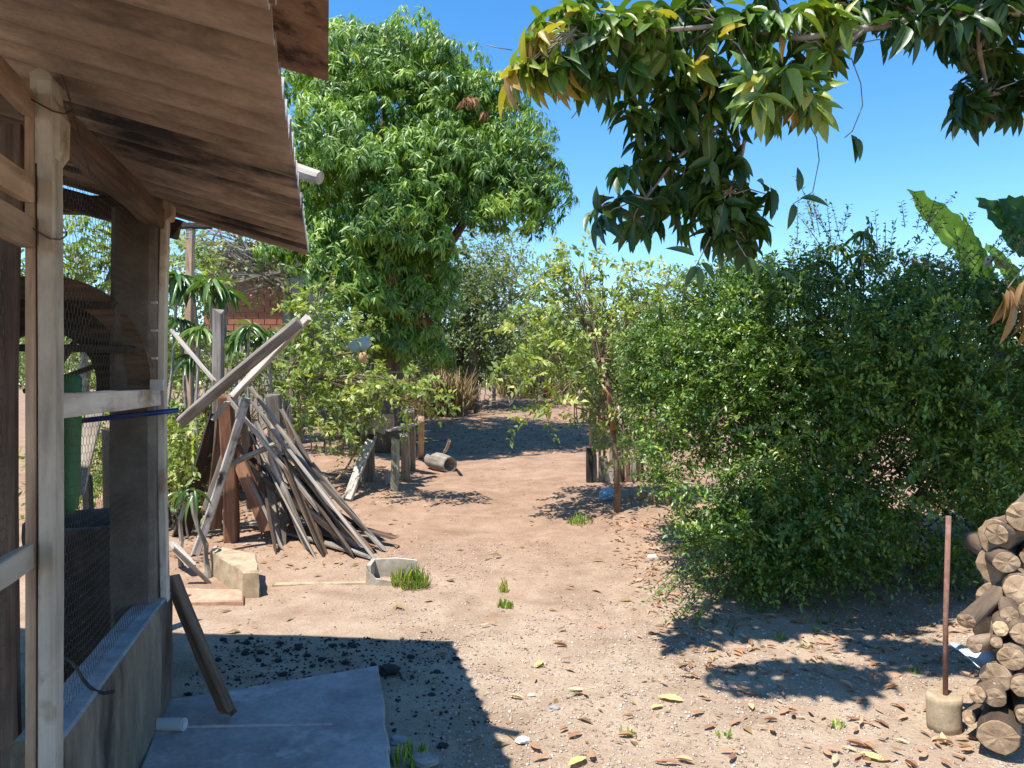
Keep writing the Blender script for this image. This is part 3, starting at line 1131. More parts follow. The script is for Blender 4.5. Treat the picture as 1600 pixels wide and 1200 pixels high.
# green net bag
g = Geo()
cN = P(108, 590, 3.15)
prof = [(0.035, 0.015), (0.048, 0.0), (0.050, -0.08), (0.046, -0.3), (0.044, -0.46), (0.036, -0.53), (0.012, -0.56)]
gb = lathe('net_bag', prof, 16, 'green_net', Matrix.Translation(cN), jit=0.12)
tag(gb, 'bright green net bag hanging behind the chicken wire', 'bag')
g = Geo()
g.tube(bez(P(120, 658, 3.45), P(279, 641, 3.55), 0, 4), 0.0125, 10)
tag(g.build('blue_pipe', 'blue_plastic', smooth=True), 'dark blue plastic pipe stuck out past the shed corner post', 'pipe')
timber('leaning_board', P(118, 770, 4.55), P(150, 640, 4.75), 0.10, 0.02, 'pale_wood', label='pale board leaning behind the green net bag in the shed', cat='board')
timber('stake', G(170, 5.2), P(168, 672, 5.2), 0.065, 0.055, 'black_wood', label='dark upright stake seen through the shed behind the tub', cat='stake')
timber('stake', G(137, 5.0), P(136, 745, 5.0), 0.05, 0.05, 'black_wood', label='short dark stake seen through the shed beside the taller one', cat='stake')

# leaning stick, slab, drain pipe
timber('leaning_post', P(356, 1112, 3.545), P(270, 905, 3.86), 0.062, 0.05, 'brown_wood', roll=0.3, label='rough brown stake leaning from the concrete slab against the shed corner', cat='stake', taper=1.05)


def slab():
    pts = [(-1.70, 3.78), (-0.735, 4.24), (-0.44, 2.9), (-0.30, 2.2), (-1.25, 2.2)]
    pts = [(p[0], p[1]) for p in pts]
    V, F = [], []
    n = len(pts)
    # dense rim so that the edges wear unevenly
    rim = []
    for i in range(n):
        a, b = Vector(pts[i]), Vector(pts[(i + 1) % n])
        k = max(2, int((b - a).length / 0.08))
        for j in range(k):
            p = a.lerp(b, j / k)
            p += Vector((mnoise.noise(Vector((p.x * 9, p.y * 9, 1))), mnoise.noise(Vector((p.x * 9, p.y * 9, 7))))) * 0.010
            rim.append(p)
    m = len(rim)
    c = sum(rim, Vector((0, 0))) / m
    for (z, inset) in ((-0.06, 0), (0.038, 0), (0.048, 0.012)):
        for p in rim:
            q = p + (c - p).normalized() * inset
            V.append((q.x, q.y, z + 0.003 * mnoise.noise(Vector((p.x * 5, p.y * 5, 2)))))
    for l in range(2):
        for i in range(m):
            F.append((l * m + i, l * m + (i + 1) % m, (l + 1) * m + (i + 1) % m, (l + 1) * m + i)[::-1])
    F.append(tuple(2 * m + i for i in range(m))[::-1])
    o = mesh_obj('concrete_slab', V, F, M['slab'])
    o.data.update()
    bm = bmesh.new()
    bm.from_mesh(o.data)
    bmesh.ops.recalc_face_normals(bm, faces=bm.faces)
    bm.to_mesh(o.data)
    bm.free()
    tag(o, 'grey concrete slab on the ground beside the shed half wall', 'slab')
    # a raised seam of cement across it
    g = Geo()
    a, b = P(288, 1137, 3.47), P(520, 1126, 3.50)
    pts2 = [a.lerp(b, t) for t in np.linspace(0, 1, 12)]
    for p in pts2:
        p.z = 0.047
    g.tube(pts2, [0.008 + 0.004 * random.random() for _ in pts2], 6)
    g.build('cement_seam', 'slab', o)


slab()
g = Geo()
a = P(252, 1132, 3.48)
b = P(288, 1132, 3.44)
g.tube([a - Vector((0.12, 0, 0)), b], 0.028, 18)
g.add(*tube_geo([b + Vector((0.001, 0, 0)), b + Vector((0.0015, 0, 0))], [0.022, 0.022], 18))
tag(g.build('drain_pipe', 'pvc'), 'short grey plastic drain pipe stub coming out of the half wall', 'pipe')

# ================================================================== TIMBER HEAP ON THE LEFT
def stick(px0, py0, Y0, px1, py1, Y1, w, t, mat, label, name='plank', cat='plank', group='old timber heaped by the path', **k):
    a = ground_at(px0, py0) if Y0 is None else P(px0, py0, Y0)
    b = ground_at(px1, py1) if Y1 is None else P(px1, py1, Y1)
    return timber(name, a, b, w, t, mat, label=label, cat=cat, group=group, **k)


HG = 'old timber heaped by the path'
stick(284, 658, 6.75, 468, 503, 6.55, 0.105, 0.09, 'grey_wood', 'thick squared grey beam slanting up across the timber heap', name='beam', cat='beam', roll=0.5, rings=9)
stick(345, 640, 7.05, 482, 496, 6.75, 0.11, 0.035, 'pale_wood', 'pale weathered plank slanting up just behind the thick grey beam', roll=0.9)
stick(336, 842, 7.6, 341, 486, 7.5, 0.105, 0.09, 'grey_wood', 'tall split grey post standing behind the timber heap', name='post', cat='post', taper=0.85, ragged=0.05)
stick(269, 517, 7.2, 336, 596, 7.1, 0.035, 0.03, 'pale_wood', 'thin bare pole slanting down behind the shed corner post', name='pole', cat='pole')
stick(362, 846, None, 352, 618, 6.95, 0.125, 0.10, 'red_wood', 'stout reddish brown post upright at the front of the timber heap', name='post', cat='post')
stick(418, 828, 6.95, 366, 700, 7.05, 0.115, 0.08, 'red_wood', 'reddish brown post leaning left beside the stout upright one', name='post', cat='post')
stick(305, 868, None, 384, 624, 6.75, 0.07, 0.06, 'charred_pale', 'pale pole with black charred patches leaning on the timber heap', name='pole', cat='pole', roll=0.4)
stick(353, 729, 6.72, 430, 694, 6.95, 0.05, 0.05, 'pale_wood', 'short pale round pole laid across the timber heap', name='pole', cat='pole', chamfer=0.3)
stick(438, 782, 7.5, 427, 618, 7.5, 0.14, 0.09, 'grey_wood', 'wide grey post at the back of the timber heap', name='post', cat='post')
stick(586, 874, None, 396, 630, 7.0, 0.095, 0.03, 'grey_wood', 'widest grey plank slanting down right from the top of the heap', roll=0.6)
stick(500, 800, 6.8, 356, 622, 6.85, 0.04, 0.03, 'pale_wood', 'thin pale batten slanting down in front of the timber heap', name='batten', cat='batten')
stick(560, 850, 6.75, 392, 606, 7.1, 0.035, 0.03, 'pale_wood', 'long thin batten topmost among the slanting planks', name='batten', cat='batten')
stick(513, 785, 7.25, 440, 640, 7.4, 0.04, 0.03, 'grey_wood', 'thin grey batten slanting behind the wide grey post', name='batten', cat='batten')
stick(576, 834, 7.1, 493, 730, 7.2, 0.10, 0.028, 'grey_wood', 'short wide grey plank on the right flank of the heap', roll=0.5, ragged=0.05)
stick(540, 822, 7.2, 478, 738, 7.3, 0.07, 0.025, 'brown_wood', 'short brown plank half hidden under the right flank plank', roll=0.5)
stick(582, 868, 6.85, 432, 757, 7.0, 0.085, 0.028, 'grey_wood', 'grey plank lying at a low slant under the slanting planks', roll=0.8)
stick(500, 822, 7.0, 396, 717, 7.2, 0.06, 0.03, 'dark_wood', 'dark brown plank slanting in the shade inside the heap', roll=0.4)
stick(602, 866, 6.95, 425, 655, 7.25, 0.05, 0.028, 'brown_wood', 'brown plank slanting between the grey planks to the ground', roll=0.7)
stick(560, 862, 6.72, 410, 650, 6.9, 0.045, 0.022, 'grey_wood', 'narrow grey plank slanting beside the widest grey plank', roll=0.7)
for i, (a, b, c, d, lab) in enumerate((
        (584, 876, 388, 824, 'long grey plank lying nearest on the ground under the heap'),
        (578, 866, 420, 812, 'grey plank lying second from the front under the heap'),
        (560, 856, 440, 806, 'short grey plank lying third from the front under the heap'),
        (545, 848, 400, 832, 'brown plank lying in the shade behind the ground planks'),
        (618, 854, 520, 838, 'short brown plank lying flat to the right of the heap'))):
    p, q = ground_at(a, b), ground_at(c, d)
    p.z += 0.03 + 0.012 * i
    q.z += 0.06 + 0.02 * i
    timber('plank', p, q, 0.085, 0.024, 'grey_wood' if i < 3 else 'brown_wood', label=lab, cat='plank', group=HG, ragged=0.06)
stick(411, 778, 7.3, 400, 696, 7.3, 0.05, 0.05, 'red_wood', 'slim reddish stake between the posts of the heap', name='stake', cat='stake')
stick(330, 826, 7.3, 352, 636, 7.2, 0.15, 0.05, 'brown_wood', 'broad brown slab leaning behind the charred pole', name='slab', cat='slab', roll=0.5)
stick(283, 838, 7.35, 338, 656, 7.3, 0.17, 0.035, 'dark_wood', 'broad dark slab leaning left at the back of the heap', name='slab', cat='slab', roll=0.9, ragged=0.09)
stick(300, 806, 7.5, 344, 668, 7.45, 0.13, 0.03, 'brown_wood', 'broken brown slab leaning between the dark slab and the grey post', name='slab', cat='slab', roll=0.2, ragged=0.09)
stick(318, 800, 7.0, 357, 690, 7.1, 0.055, 0.035, 'grey_wood', 'curved grey branch piece wedged in the timber heap', name='branch', cat='branch', chamfer=0.3)
stick(334, 655, 6.72, 356, 628, 6.8, 0.045, 0.045, 'pale_wood', 'short pale stub resting under the thick grey beam', name='stub', cat='stub', chamfer=0.3)
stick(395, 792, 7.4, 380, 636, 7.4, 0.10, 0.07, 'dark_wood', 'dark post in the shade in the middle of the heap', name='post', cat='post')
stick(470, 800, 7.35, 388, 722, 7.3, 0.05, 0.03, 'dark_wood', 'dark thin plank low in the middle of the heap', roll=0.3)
stick(326, 910, None, 272, 858, 5.85, 0.045, 0.03, 'grey_wood', 'grey stick lying by the kerb block next to the shed', name='stick', cat='stick')
stick(300, 884, 6.1, 268, 848, 6.3, 0.07, 0.03, 'pale_wood', 'pale piece of board lying near the foot of the charred pole', name='board', cat='board')

# ---- posts beyond the heap
PG = 'weathered posts beyond the timber heap'
stick(578, 753, None, 577, 616, 9.75, 0.125, 0.11, 'grey_wood', 'tall grey square post beyond the heap with a leaning burnt stick', name='post', cat='post', group=PG)
stick(543, 782, None, 583, 680, 9.55, 0.105, 0.06, 'charred_pale', 'burnt black and white board leaning on the tall grey post', name='board', cat='board', group=PG)
stick(616, 766, None, 618, 686, 9.4, 0.095, 0.08, 'green_grey_wood', 'pale greenish post nearest of the low posts', name='post', cat='post', group=PG)
stick(634, 750, None, 632, 680, 9.75, 0.115, 0.09, 'grey_wood', 'short split grey post just right of the greenish post', name='post', cat='post', group=PG)
stick(642, 734, None, 639, 642, 10.2, 0.13, 0.10, 'grey_wood', 'thick grey post under the leafy branch', name='post', cat='post', group=PG)
stick(657, 716, None, 658, 654, 10.7, 0.09, 0.09, 'tan_wood', 'light brown post rightmost of the low posts', name='post', cat='post', group=PG)
stick(605, 757, None, 604, 736, 9.75, 0.06, 0.05, 'grey_wood', 'little grey stump between the tall post and the greenish post', name='stump', cat='stump', group=PG)
stick(606, 673, 9.7, 652, 662, 10.1, 0.10, 0.025, 'grey_wood', 'thin grey board laid across the tops of the low posts', name='board', cat='board', group=PG)
stick(560, 659, 10.3, 616, 660, 10.4, 0.22, 0.03, 'tan_wood', 'tan crate board hung between the grey posts', name='board', cat='board', group=PG, roll=1.57)
stick(594, 675, 10.15, 603, 649, 10.15, 0.13, 0.03, 'pale_wood', 'pale square board fixed in front of the tan crate board', name='board', cat='board', group=PG)
stick(561, 617, 9.7, 584, 616, 9.7, 0.05, 0.015, 'pale_wood', 'small flat piece of wood on top of the tall grey post', name='board', cat='board', group=PG)
# sagging rope
g = Geo()
g.tube(bez(P(570, 668, 9.7), P(519, 753, 8.9), -0.12, 8), 0.014, 6)
tag(g.build('rope', 'tan_wood'), 'sagging brown rope hanging from the tall grey post', 'rope')
# hollow log with its dark mouth
def hollow_log():
    a, b = P(668, 690, 10.9), P(697, 690, 10.4)
    V, F = [], []
    n = 18
    prof = [(0, 0.10), (0.1, 0.12), (0.3, 0.125), (0.46, 0.12), (0.54, 0.115), (0.54, 0.09), (0.32, 0.08)]
    for (x, r) in prof:
        for k in range(n):
            an = 2 * math.pi * k / n
            rr = r * (1 + 0.1 * mnoise.noise(Vector((math.cos(an), math.sin(an), x * 2))))
            V.append((x, rr * math.cos(an), rr * math.sin(an)))
    for i in range(len(prof) - 1):
        for k in range(n):
            q = i * n + k
            r = i * n + (k + 1) % n
            F.append((q, r, r + n, q + n))
    F.append(tuple(range(n))[::-1])
    F.append(tuple((len(prof) - 1) * n + k for k in range(n)))
    d = Vector((0.55, -0.75, -0.05)).normalized()
    p0 = P(672, 688, 11.0)
    p0.z = gz(p0.x, p0.y) + 0.115
    o = mesh_obj('hollow_log', V, F, M['grey_wood'], None, frame_x(p0, p0 + d), True)
    tag(o, 'hollow pale log lying on its side by the light brown post', 'log')


hollow_log()
stick(690, 712, None, 702, 688, 10.2, 0.04, 0.03, 'pale_wood', 'thin pale stick leaning on the hollow log', name='stick', cat='stick', group=None)

# ---- kerb block, tile, edging, trough
def rough_block(name, pts_base, h, mat, label, cat, jit=0.006, seg=0.06, parent=None):
    """prism over a ground polygon with uneven faces"""
    rim = []
    n = len(pts_base)
    for i in range(n):
        a, b = Vector(pts_base[i][:2]), Vector(pts_base[(i + 1) % n][:2])
        k = max(1, int((b - a).length / seg))
        for j in range(k):
            rim.append(a.lerp(b, j / k))
    m = len(rim)
    c = sum(rim, Vector((0, 0))) / m
    V, F = [], []
    zs = [(-0.04, 0), (h * 0.5, 0), (h - 0.012, 0), (h, 0.012)]
    for (z, ins) in zs:
        for p in rim:
            q = p + (c - p).normalized() * ins
            jx = Vector((mnoise.noise(Vector((p.x * 11, p.y * 11, z * 11))), mnoise.noise(Vector((p.x * 11 + 5, p.y * 11, z * 11))), 0)) * jit
            V.append((q.x + jx.x, q.y + jx.y, gz(p.x, p.y) + z + jit * 0.6 * mnoise.noise(Vector((p.x * 7, p.y * 7, 4)))))
    for l in range(len(zs) - 1):
        for i in range(m):
            F.append((l * m + i, l * m + (i + 1) % m, (l + 1) * m + (i + 1) % m, (l + 1) * m + i))
    F.append(tuple((len(zs) - 1) * m + i for i in range(m)))
    o = mesh_obj(name, V, F, M[mat], parent)
    bm = bmesh.new(); bm.from_mesh(o.data)
    bmesh.ops.recalc_face_normals(bm, faces=bm.faces)
    bm.to_mesh(o.data); bm.free()
    return tag(o, label, cat)


a, b = ground_at(380, 934), ground_at(404, 934)
c, d = ground_at(330, 908), ground_at(310, 908)
rough_block('kerb_block', [a, b, Vector((b.x - 0.16, b.y + 0.45, 0)), Vector((c.x - 0.1, c.y + 0.32, 0)), Vector((d.x, d.y + 0.30, 0)), Vector((d.x + 0.02, d.y + 0.18, 0))], 0.19, 'kerb', 'sandy yellow concrete kerb block standing by the shed corner', 'kerb block', jit=0.012)
a, b, c, d = ground_at(262, 946), ground_at(380, 946), ground_at(381, 928), ground_at(280, 926)
rough_block('clay_slab', [a, b, c, d], 0.035, 'clay_tile', 'flat pinkish clay slab lying in front of the kerb block', 'slab')
a, b = ground_at(424, 917), ground_at(572, 914)
rough_block('edging', [a, b, b + Vector((0, 0.05, 0)), a + Vector((0, 0.06, 0))], 0.014, 'kerb', 'low sandy concrete edging strip between kerb block and trough', 'edging')



def trough():
    p = ground_at(572, 915)
    root = tag(empty('broken_trough', p), 'broken pale concrete trough with grass growing by it', 'trough')
    Lx, Dy, h, t = 0.36, 0.24, 0.15, 0.03
    x0, y0, z0 = p.x, p.y, gz(p.x, p.y)

    def wall(name, pts, th_vec):
        V = [tuple(q) for q in pts] + [tuple(Vector(q) + Vector(th_vec)) for q in pts]
        n = len(pts)
        F = [tuple(range(n)), tuple(range(2 * n - 1, n - 1, -1))] + [(i, i + n, (i + 1) % n + n, (i + 1) % n) for i in range(n)]
        o = mesh_obj(name, V, F, M['trough'], root)
        bm = bmesh.new(); bm.from_mesh(o.data)
        bmesh.ops.recalc_face_normals(bm, faces=bm.faces)
        bm.to_mesh(o.data); bm.free()
    # broken front, full left side and back
    wall('front_wall', [(x0, y0, z0 - .03), (x0 + Lx, y0, z0 - .03), (x0 + Lx, y0, z0 + .03), (x0 + 0.30, y0, z0 + 0.02), (x0 + 0.15, y0, z0 + 0.04), (x0 + 0.07, y0, z0 + 0.05), (x0 + 0.02, y0, z0 + 0.10), (x0, y0, z0 + h)], (0, t, 0))
    wall('side_wall', [(x0, y0 + t + .002, z0 - .03), (x0, y0 + Dy, z0 - .03), (x0, y0 + Dy, z0 + h), (x0, y0 + t + .002, z0 + h - .004)], (t, 0, 0))
    wall('back_wall', [(x0 + t + .002, y0 + Dy - t, z0 - .03), (x0 + Lx, y0 + Dy - t, z0 - .03), (x0 + Lx, y0 + Dy - t, z0 + h * 0.95), (x0 + 0.2, y0 + Dy - t, z0 + h + 0.01), (x0 + t + .002, y0 + Dy - t, z0 + h)], (0, t, 0))


trough()


def grass_tuft(name, base, r, n, hh, mat, label, seed, cat='grass tuft', lean=0.5, w=0.0045, kind=None, tint=(0, 1)):
    rng = np.random.default_rng(seed)
    lv = Leaves()
    a = rng.uniform(0, 6.28, n)
    q = r * np.sqrt(rng.uniform(0, 1, n))
    x, y = base.x + q * np.cos(a), base.y + q * np.sin(a) * 0.8
    z = np.array([gz(float(i), float(j)) for i, j in zip(x, y)])
    d = np.stack([np.cos(a) * lean * rng.uniform(0, 1, n), np.sin(a) * lean * rng.uniform(0, 1, n), np.ones(n)], -1) + rng.normal(0, 0.15, (n, 3))
    nn = np.stack([-np.cos(a), -np.sin(a), np.full(n, 0.3)], -1) + rng.normal(0, .3, (n, 3))
    l = hh[0] + (hh[1] - hh[0]) * rng.power(0.9, n) * (1 - 0.5 * (q / r) ** 2)
    lv.add(np.stack([x, y, z - 0.01], -1), d, -nn, l, np.full(n, w), rng.uniform(tint[0], tint[1], n))
    o = lv.build(name, mat, blade(4, 0.35, 0.1), None, kind)
    return tag(o, label, cat)


grass_tuft('grass_tuft', ground_at(640, 916) + Vector((0, 0.02, 0)), 0.13, 420, (0.03, 0.21), 'grass', 'bright green grass tuft growing out of the broken trough', 5, lean=1.1)
grass_tuft('weed', ground_at(790, 948), 0.05, 70, (0.03, 0.09), 'grass', 'little green weed alone in the middle of the bare yard', 6, 'weed', 0.9, 0.010)
grass_tuft('weed', ground_at(786, 925), 0.03, 30, (0.05, 0.16), 'grass', 'thin dry weed stem just behind the little green weed', 16, 'weed', 0.3, 0.006, tint=(0.6, 1))
grass_tuft('weed', ground_at(640, 1188), 0.08, 60, (0.04, 0.11), 'grass', 'small weed in the shade beside the concrete slab', 7, 'weed', 0.8, 0.010)
grass_tuft('weed', ground_at(905, 818), 0.12, 60, (0.05, 0.14), 'grass', 'pale weed in the sun left of the small tree trunk', 8, 'weed', 0.8, 0.012)

# ---- palisade, blue bag, bricks
pal = tag(empty('stake_fence', G(962, 9.9)), 'rough fence of upright stakes and boards behind the small tree', 'fence')
for i in range(15):
    px = 922 + i * 7.5
    top = random.choice([628, 640, 655, 665, 700]) + random.uniform(-8, 8)
    timber('stake', G(px, 9.9 + 0.04 * (i % 2), -0.05), P(px + random.uniform(-4, 4), top, 9.9), 0.035, 0.03, random.choice(['grey_wood', 'brown_wood', 'dark_wood']), pal, rings=4, taper=0.7)
for i in range(9):
    px = 930 + i * 8.5
    timber('board', G(px, 9.78, -0.05), P(px + random.uniform(-2, 2), 712 + random.uniform(-6, 6), 9.78), 0.062, 0.02, random.choice(['grey_wood', 'pale_wood', 'brown_wood']), pal, rings=4, up=(0, 1, 0))
timber('corner_stake', G(921, 9.75, -0.05), P(921, 700, 9.75), 0.08, 0.08, 'black_wood', pal, rings=4)
timber('fence_rail', P(918, 678, 9.95), P(1060, 676, 9.95), 0.03, 0.03, 'brown_wood', pal)


def crumple(name, c, r, sq, mat, label, cat, seed=1, freq=9):
    bm = bmesh.new()
    bmesh.ops.create_icosphere(bm, subdivisions=3, radius=1)
    for v in bm.verts:
        q = v.co * (1 + 0.45 * mnoise.noise(v.co * freq * 0.3 + Vector((seed, 0, 0))) + 0.12 * mnoise.noise(v.co * freq))
        v.co = Vector((q.x * r * sq[0], q.y * r * sq[1], q.z * r * sq[2]))
    me = bpy.data.meshes.new(name)
    bm.to_mesh(me)
    bm.free()
    me.materials.append(M[mat])
    o = bpy.data.objects.new(name, me)
    COL.objects.link(o)
    o.matrix_basis = Matrix.Translation(c)
    return tag(o, label, cat)


crumple('plastic_bag', ground_at(950, 781) + Vector((0, 0, 0.06)), 0.09, (1, 0.8, 0.75), 'light_blue', 'crumpled light blue plastic bag on the ground by the tree trunk', 'bag')
for i, (px, py, lab) in enumerate(((995, 779, 'brick on the ground nearest the small tree trunk'), (1014, 783, 'middle brick of the row right of the small tree trunk'), (1033, 786, 'rightmost brick of the row by the bush'))):
    p = ground_at(px, py)
    rough_block('brick', [p, p + Vector((0.11, 0.01, 0)), p + Vector((0.10, 0.2, 0)), p + Vector((-0.01, 0.19, 0))], 0.09, 'clay_tile', lab, 'brick', jit=0.004)

p = ground_at(1012, 872)
rough_block('paving_stone', [p, p + Vector((0.09, 0, 0)), p + Vector((0.085, 0.07, 0)), p + Vector((0, 0.07, 0))], 0.012, 'white_bits', 'flat whitish stone piece on the bare earth left of the bush', 'stone')

# ================================================================== FIREWOOD ON THE RIGHT
def log(p, d, L, r, label, mat='bark_log', name='firewood_log'):
    n, rings = 20, 9
    V, F = [], []
    sx, sy = random.uniform(0.88, 1.1), random.uniform(0.88, 1.1)
    ph = random.uniform(0, 50)
    for i in range(rings + 1):
        x = L * i / rings
        for k in range(n):
            a = 2 * math.pi * k / n
            rr = r * (1 + 0.10 * mnoise.noise(Vector((math.cos(a) * 1.3 + ph, math.sin(a) * 1.3, x * 3))) + 0.07 * mnoise.noise(Vector((math.cos(a) * 4 + ph, math.sin(a) * 4, x * 14))) + 0.05 * mnoise.noise(Vector((math.cos(a) * 9 + ph, math.sin(a) * 9, x * 30))))
            V.append((x + 0.006 * math.sin(a + ph), rr * sx * math.cos(a), rr * sy * math.sin(a)))
    for i in range(rings):
        for k in range(n):
            q, w = i * n + k, i * n + (k + 1) % n
            F.append((q, w, w + n, q + n)[::-1])
    F.append(tuple(rings * n + k for k in range(n))[::-1])
    o = mesh_obj(name, V, F, M[mat], None, frame_x(p, Vector(p) + Vector(d)), True)
    tag(o, label, 'log', 'firewood stacked at the right edge')
    # sawn face, a little uneven
    W_ = [(-0.004, 0, 0)]
    for q, s in ((0.5, -0.006), (0.93, -0.003), (1.0, 0.004)):
        for k in range(n):
            v = V[k]
            W_.append((v[0] * (1 if q == 1 else 0.7) + s + 0.006 * mnoise.noise(Vector((v[1] * 40, v[2] * 40, ph))), v[1] * q, v[2] * q))
    G_ = [(0, 1 + (k + 1) % n, 1 + k) for k in range(n)]
    for l in range(2):
        for k in range(n):
            a, b = 1 + l * n + k, 1 + l * n + (k + 1) % n
            G_.append((a, b, b + n, a + n))
    cf = mesh_obj('cut_face', W_, G_, M['cut'], None, o.matrix_basis.copy())
    attach(cf, o)
    return o


FW = [  # px, py, Y, radius, direction (into the stack), length, label
    (1600, 808, 3.62, 0.085, (0.6, 0.6, 0.1), 0.6, 'gnarled log on the very top of the firewood stack'),
    (1557, 835, 3.66, 0.060, (0.75, 0.55, 0.0), 0.6, 'log with a sawn end just left of the gnarled top log'),
    (1573, 879, 3.60, 0.062, (0.3, 0.95, 0.0), 0.55, 'grey faced round log below the top sawn log'),
    (1593, 922, 3.55, 0.075, (0.5, 0.85, 0.0), 0.6, 'dark round log halfway up at the right edge'),
    (1510, 970, 3.50, 0.043, (0.80, 0.50, 0.28), 0.55, 'pale log poking out furthest left towards the rusty pipe'),
    (1546, 985, 3.56, 0.075, (0.7, 0.65, -0.1), 0.5, 'thick log right under the one poking out furthest left'),
    (1577, 962, 3.46, 0.045, (0.5, 0.85, 0.1), 0.5, 'middling log with its end split, above the pale round one'),
    (1563, 982, 3.42, 0.036, (0.5, 0.85, 0.0), 0.5, 'small dark ended log at mid height of the stack'),
    (1598, 990, 3.38, 0.055, (0.4, 0.9, 0.0), 0.5, 'pale ended round log at mid height by the picture edge'),
    (1523, 1007, 3.42, 0.040, (0.85, 0.5, -0.05), 0.5, 'pale slanted log poking out left at mid height'),
    (1557, 1004, 3.40, 0.030, (0.5, 0.85, 0.0), 0.5, 'smallest round log beside the pale slanted one'),
    (1580, 1029, 3.36, 0.060, (0.55, 0.8, 0.0), 0.5, 'broad log with a fresh cut below mid height'),
    (1556, 1058, 3.40, 0.065, (0.75, 0.6, 0.0), 0.5, 'thick log with a shaded brown end below the broad one'),
    (1527, 1085, 3.37, 0.043, (0.8, 0.55, 0.0), 0.5, 'pale round log low down at the left of the stack'),
    (1554, 1090, 3.34, 0.045, (0.5, 0.85, -0.05), 0.5, 'log pointing at the viewer just above the biggest one'),
    (1596, 1072, 3.32, 0.050, (0.5, 0.85, 0.0), 0.5, 'low log at the picture edge above the biggest one'),
    (1514, 1120, 3.44, 0.036, (0.8, 0.6, 0.0), 0.45, 'small log on the ground beside the concrete can'),
    (1560, 1152, 3.26, 0.083, (0.55, 0.8, 0.0), 0.5, 'biggest round log in front at the foot of the stack'),
    (1602, 1118, 3.30, 0.040, (0.5, 0.85, 0.0), 0.45, 'small log wedged right of the biggest one'),
    (1540, 1120, 3.46, 0.050, (0.7, 0.7, 0.0), 0.45, 'dark log in the gap behind the biggest one'),
    (1615, 960, 3.50, 0.065, (0.4, 0.9, 0.0), 0.55, 'log cut by the picture edge at mid height'),
    (1618, 1040, 3.40, 0.060, (0.4, 0.9, 0.0), 0.55, 'log cut by the picture edge below mid height'),
    (1612, 870, 3.66, 0.060, (0.5, 0.85, 0.0), 0.55, 'log cut by the picture edge near the top'),
]
for (px, py, Y, r, d, L, lab) in FW:
    log(P(px, py, Y), d, L, r * 0.92, lab)
# further logs behind, filling the stack
k = 0
BK = ['back row log, lowest', 'back row log, second lowest', 'back row log, third up', 'back row log, fourth up', 'back row log, fifth up', 'back row log under the top']
for z, lab in zip((0.08, 0.24, 0.40, 0.56, 0.72, 0.86), BK):
    log(Vector((2.34, 3.72, z)), (0.75, 0.65, 0), 0.6, 0.085, lab + ' of the firewood stack')
timber('stake', P(1548, 925, 3.78), P(1544, 852, 3.76), 0.04, 0.03, 'grey_wood', label='thin upright grey stake at the back of the firewood stack', cat='stake')

# rusty pipe cast in a can of concrete
rp = tag(empty('pipe_stand', ground_at(1490, 1152)), 'rusty pipe standing upright in a can shaped concrete foot', 'pipe stand')
c = ground_at(1490, 1150)
c.y += 0.075
o = lathe('concrete_foot', [(0.070, -0.02), (0.074, 0.03), (0.077, 0.13), (0.079, 0.155), (0.070, 0.160), (0.03, 0.157)], 28, 'kerb', Matrix.Translation(c), jit=0.06)
attach(o, rp)
g = Geo()
g.tube([c + Vector((0.005, 0, 0.15)), c + Vector((0.012, 0.01, 0.5)), c + Vector((0.028, 0.015, 0.985))], [0.0115, 0.0115, 0.0115], 10, 0.04)
g.build('rusty_pipe', 'rust', rp, smooth=True)
# pale blue sheet of plastic behind it
V = []
for i in range(9):
    for j in range(5):
        q = P(1482 + i * 8.2, 1006 + j * 4 + i * (1.3 + 0.9 * j * 0.6), 3.75 + 0.0 * i)
        q = q + Vector((0, -0.09 * j, 0.012 * math.sin(i * 1.1 + j)))
        q.z = max(q.z, 0.02)
        V.append(tuple(q))
F = [(i * 5 + j, (i + 1) * 5 + j, (i + 1) * 5 + j + 1, i * 5 + j + 1) for i in range(8) for j in range(4)]
o = mesh_obj('plastic_sheet', V, F, M['pale_blue_sheet'], None, None, True)
sm = o.modifiers.new('thickness', 'SOLIDIFY')
sm.thickness = 0.004
tag(o, 'pale blue plastic sheet lying between the rusty pipe and the logs', 'sheet')

# ================================================================== TREES
def lump_list(lst, Y):
    """lumps given as (px, py, rx px, ry px, depth offset m) -> centres and radii in metres"""
    out = []
    for (px, py, rx, ry, dy) in lst:
        y = Y + dy
        c = P(px, py, y)
        k = y / 1200
        out.append((np.array(c), np.array([rx * k, (rx + ry) / 2 * k, ry * k])))
    return out


def limb(g, p0, p1, r0, r1, n=6, wob=0.03, sag=0.0, sides=7):
    pts = bez(p0, p1, sag, n, wob)
    g.tube(pts, [r0 + (r1 - r0) * i / n for i in range(n + 1)], sides, 0.06)
    return pts


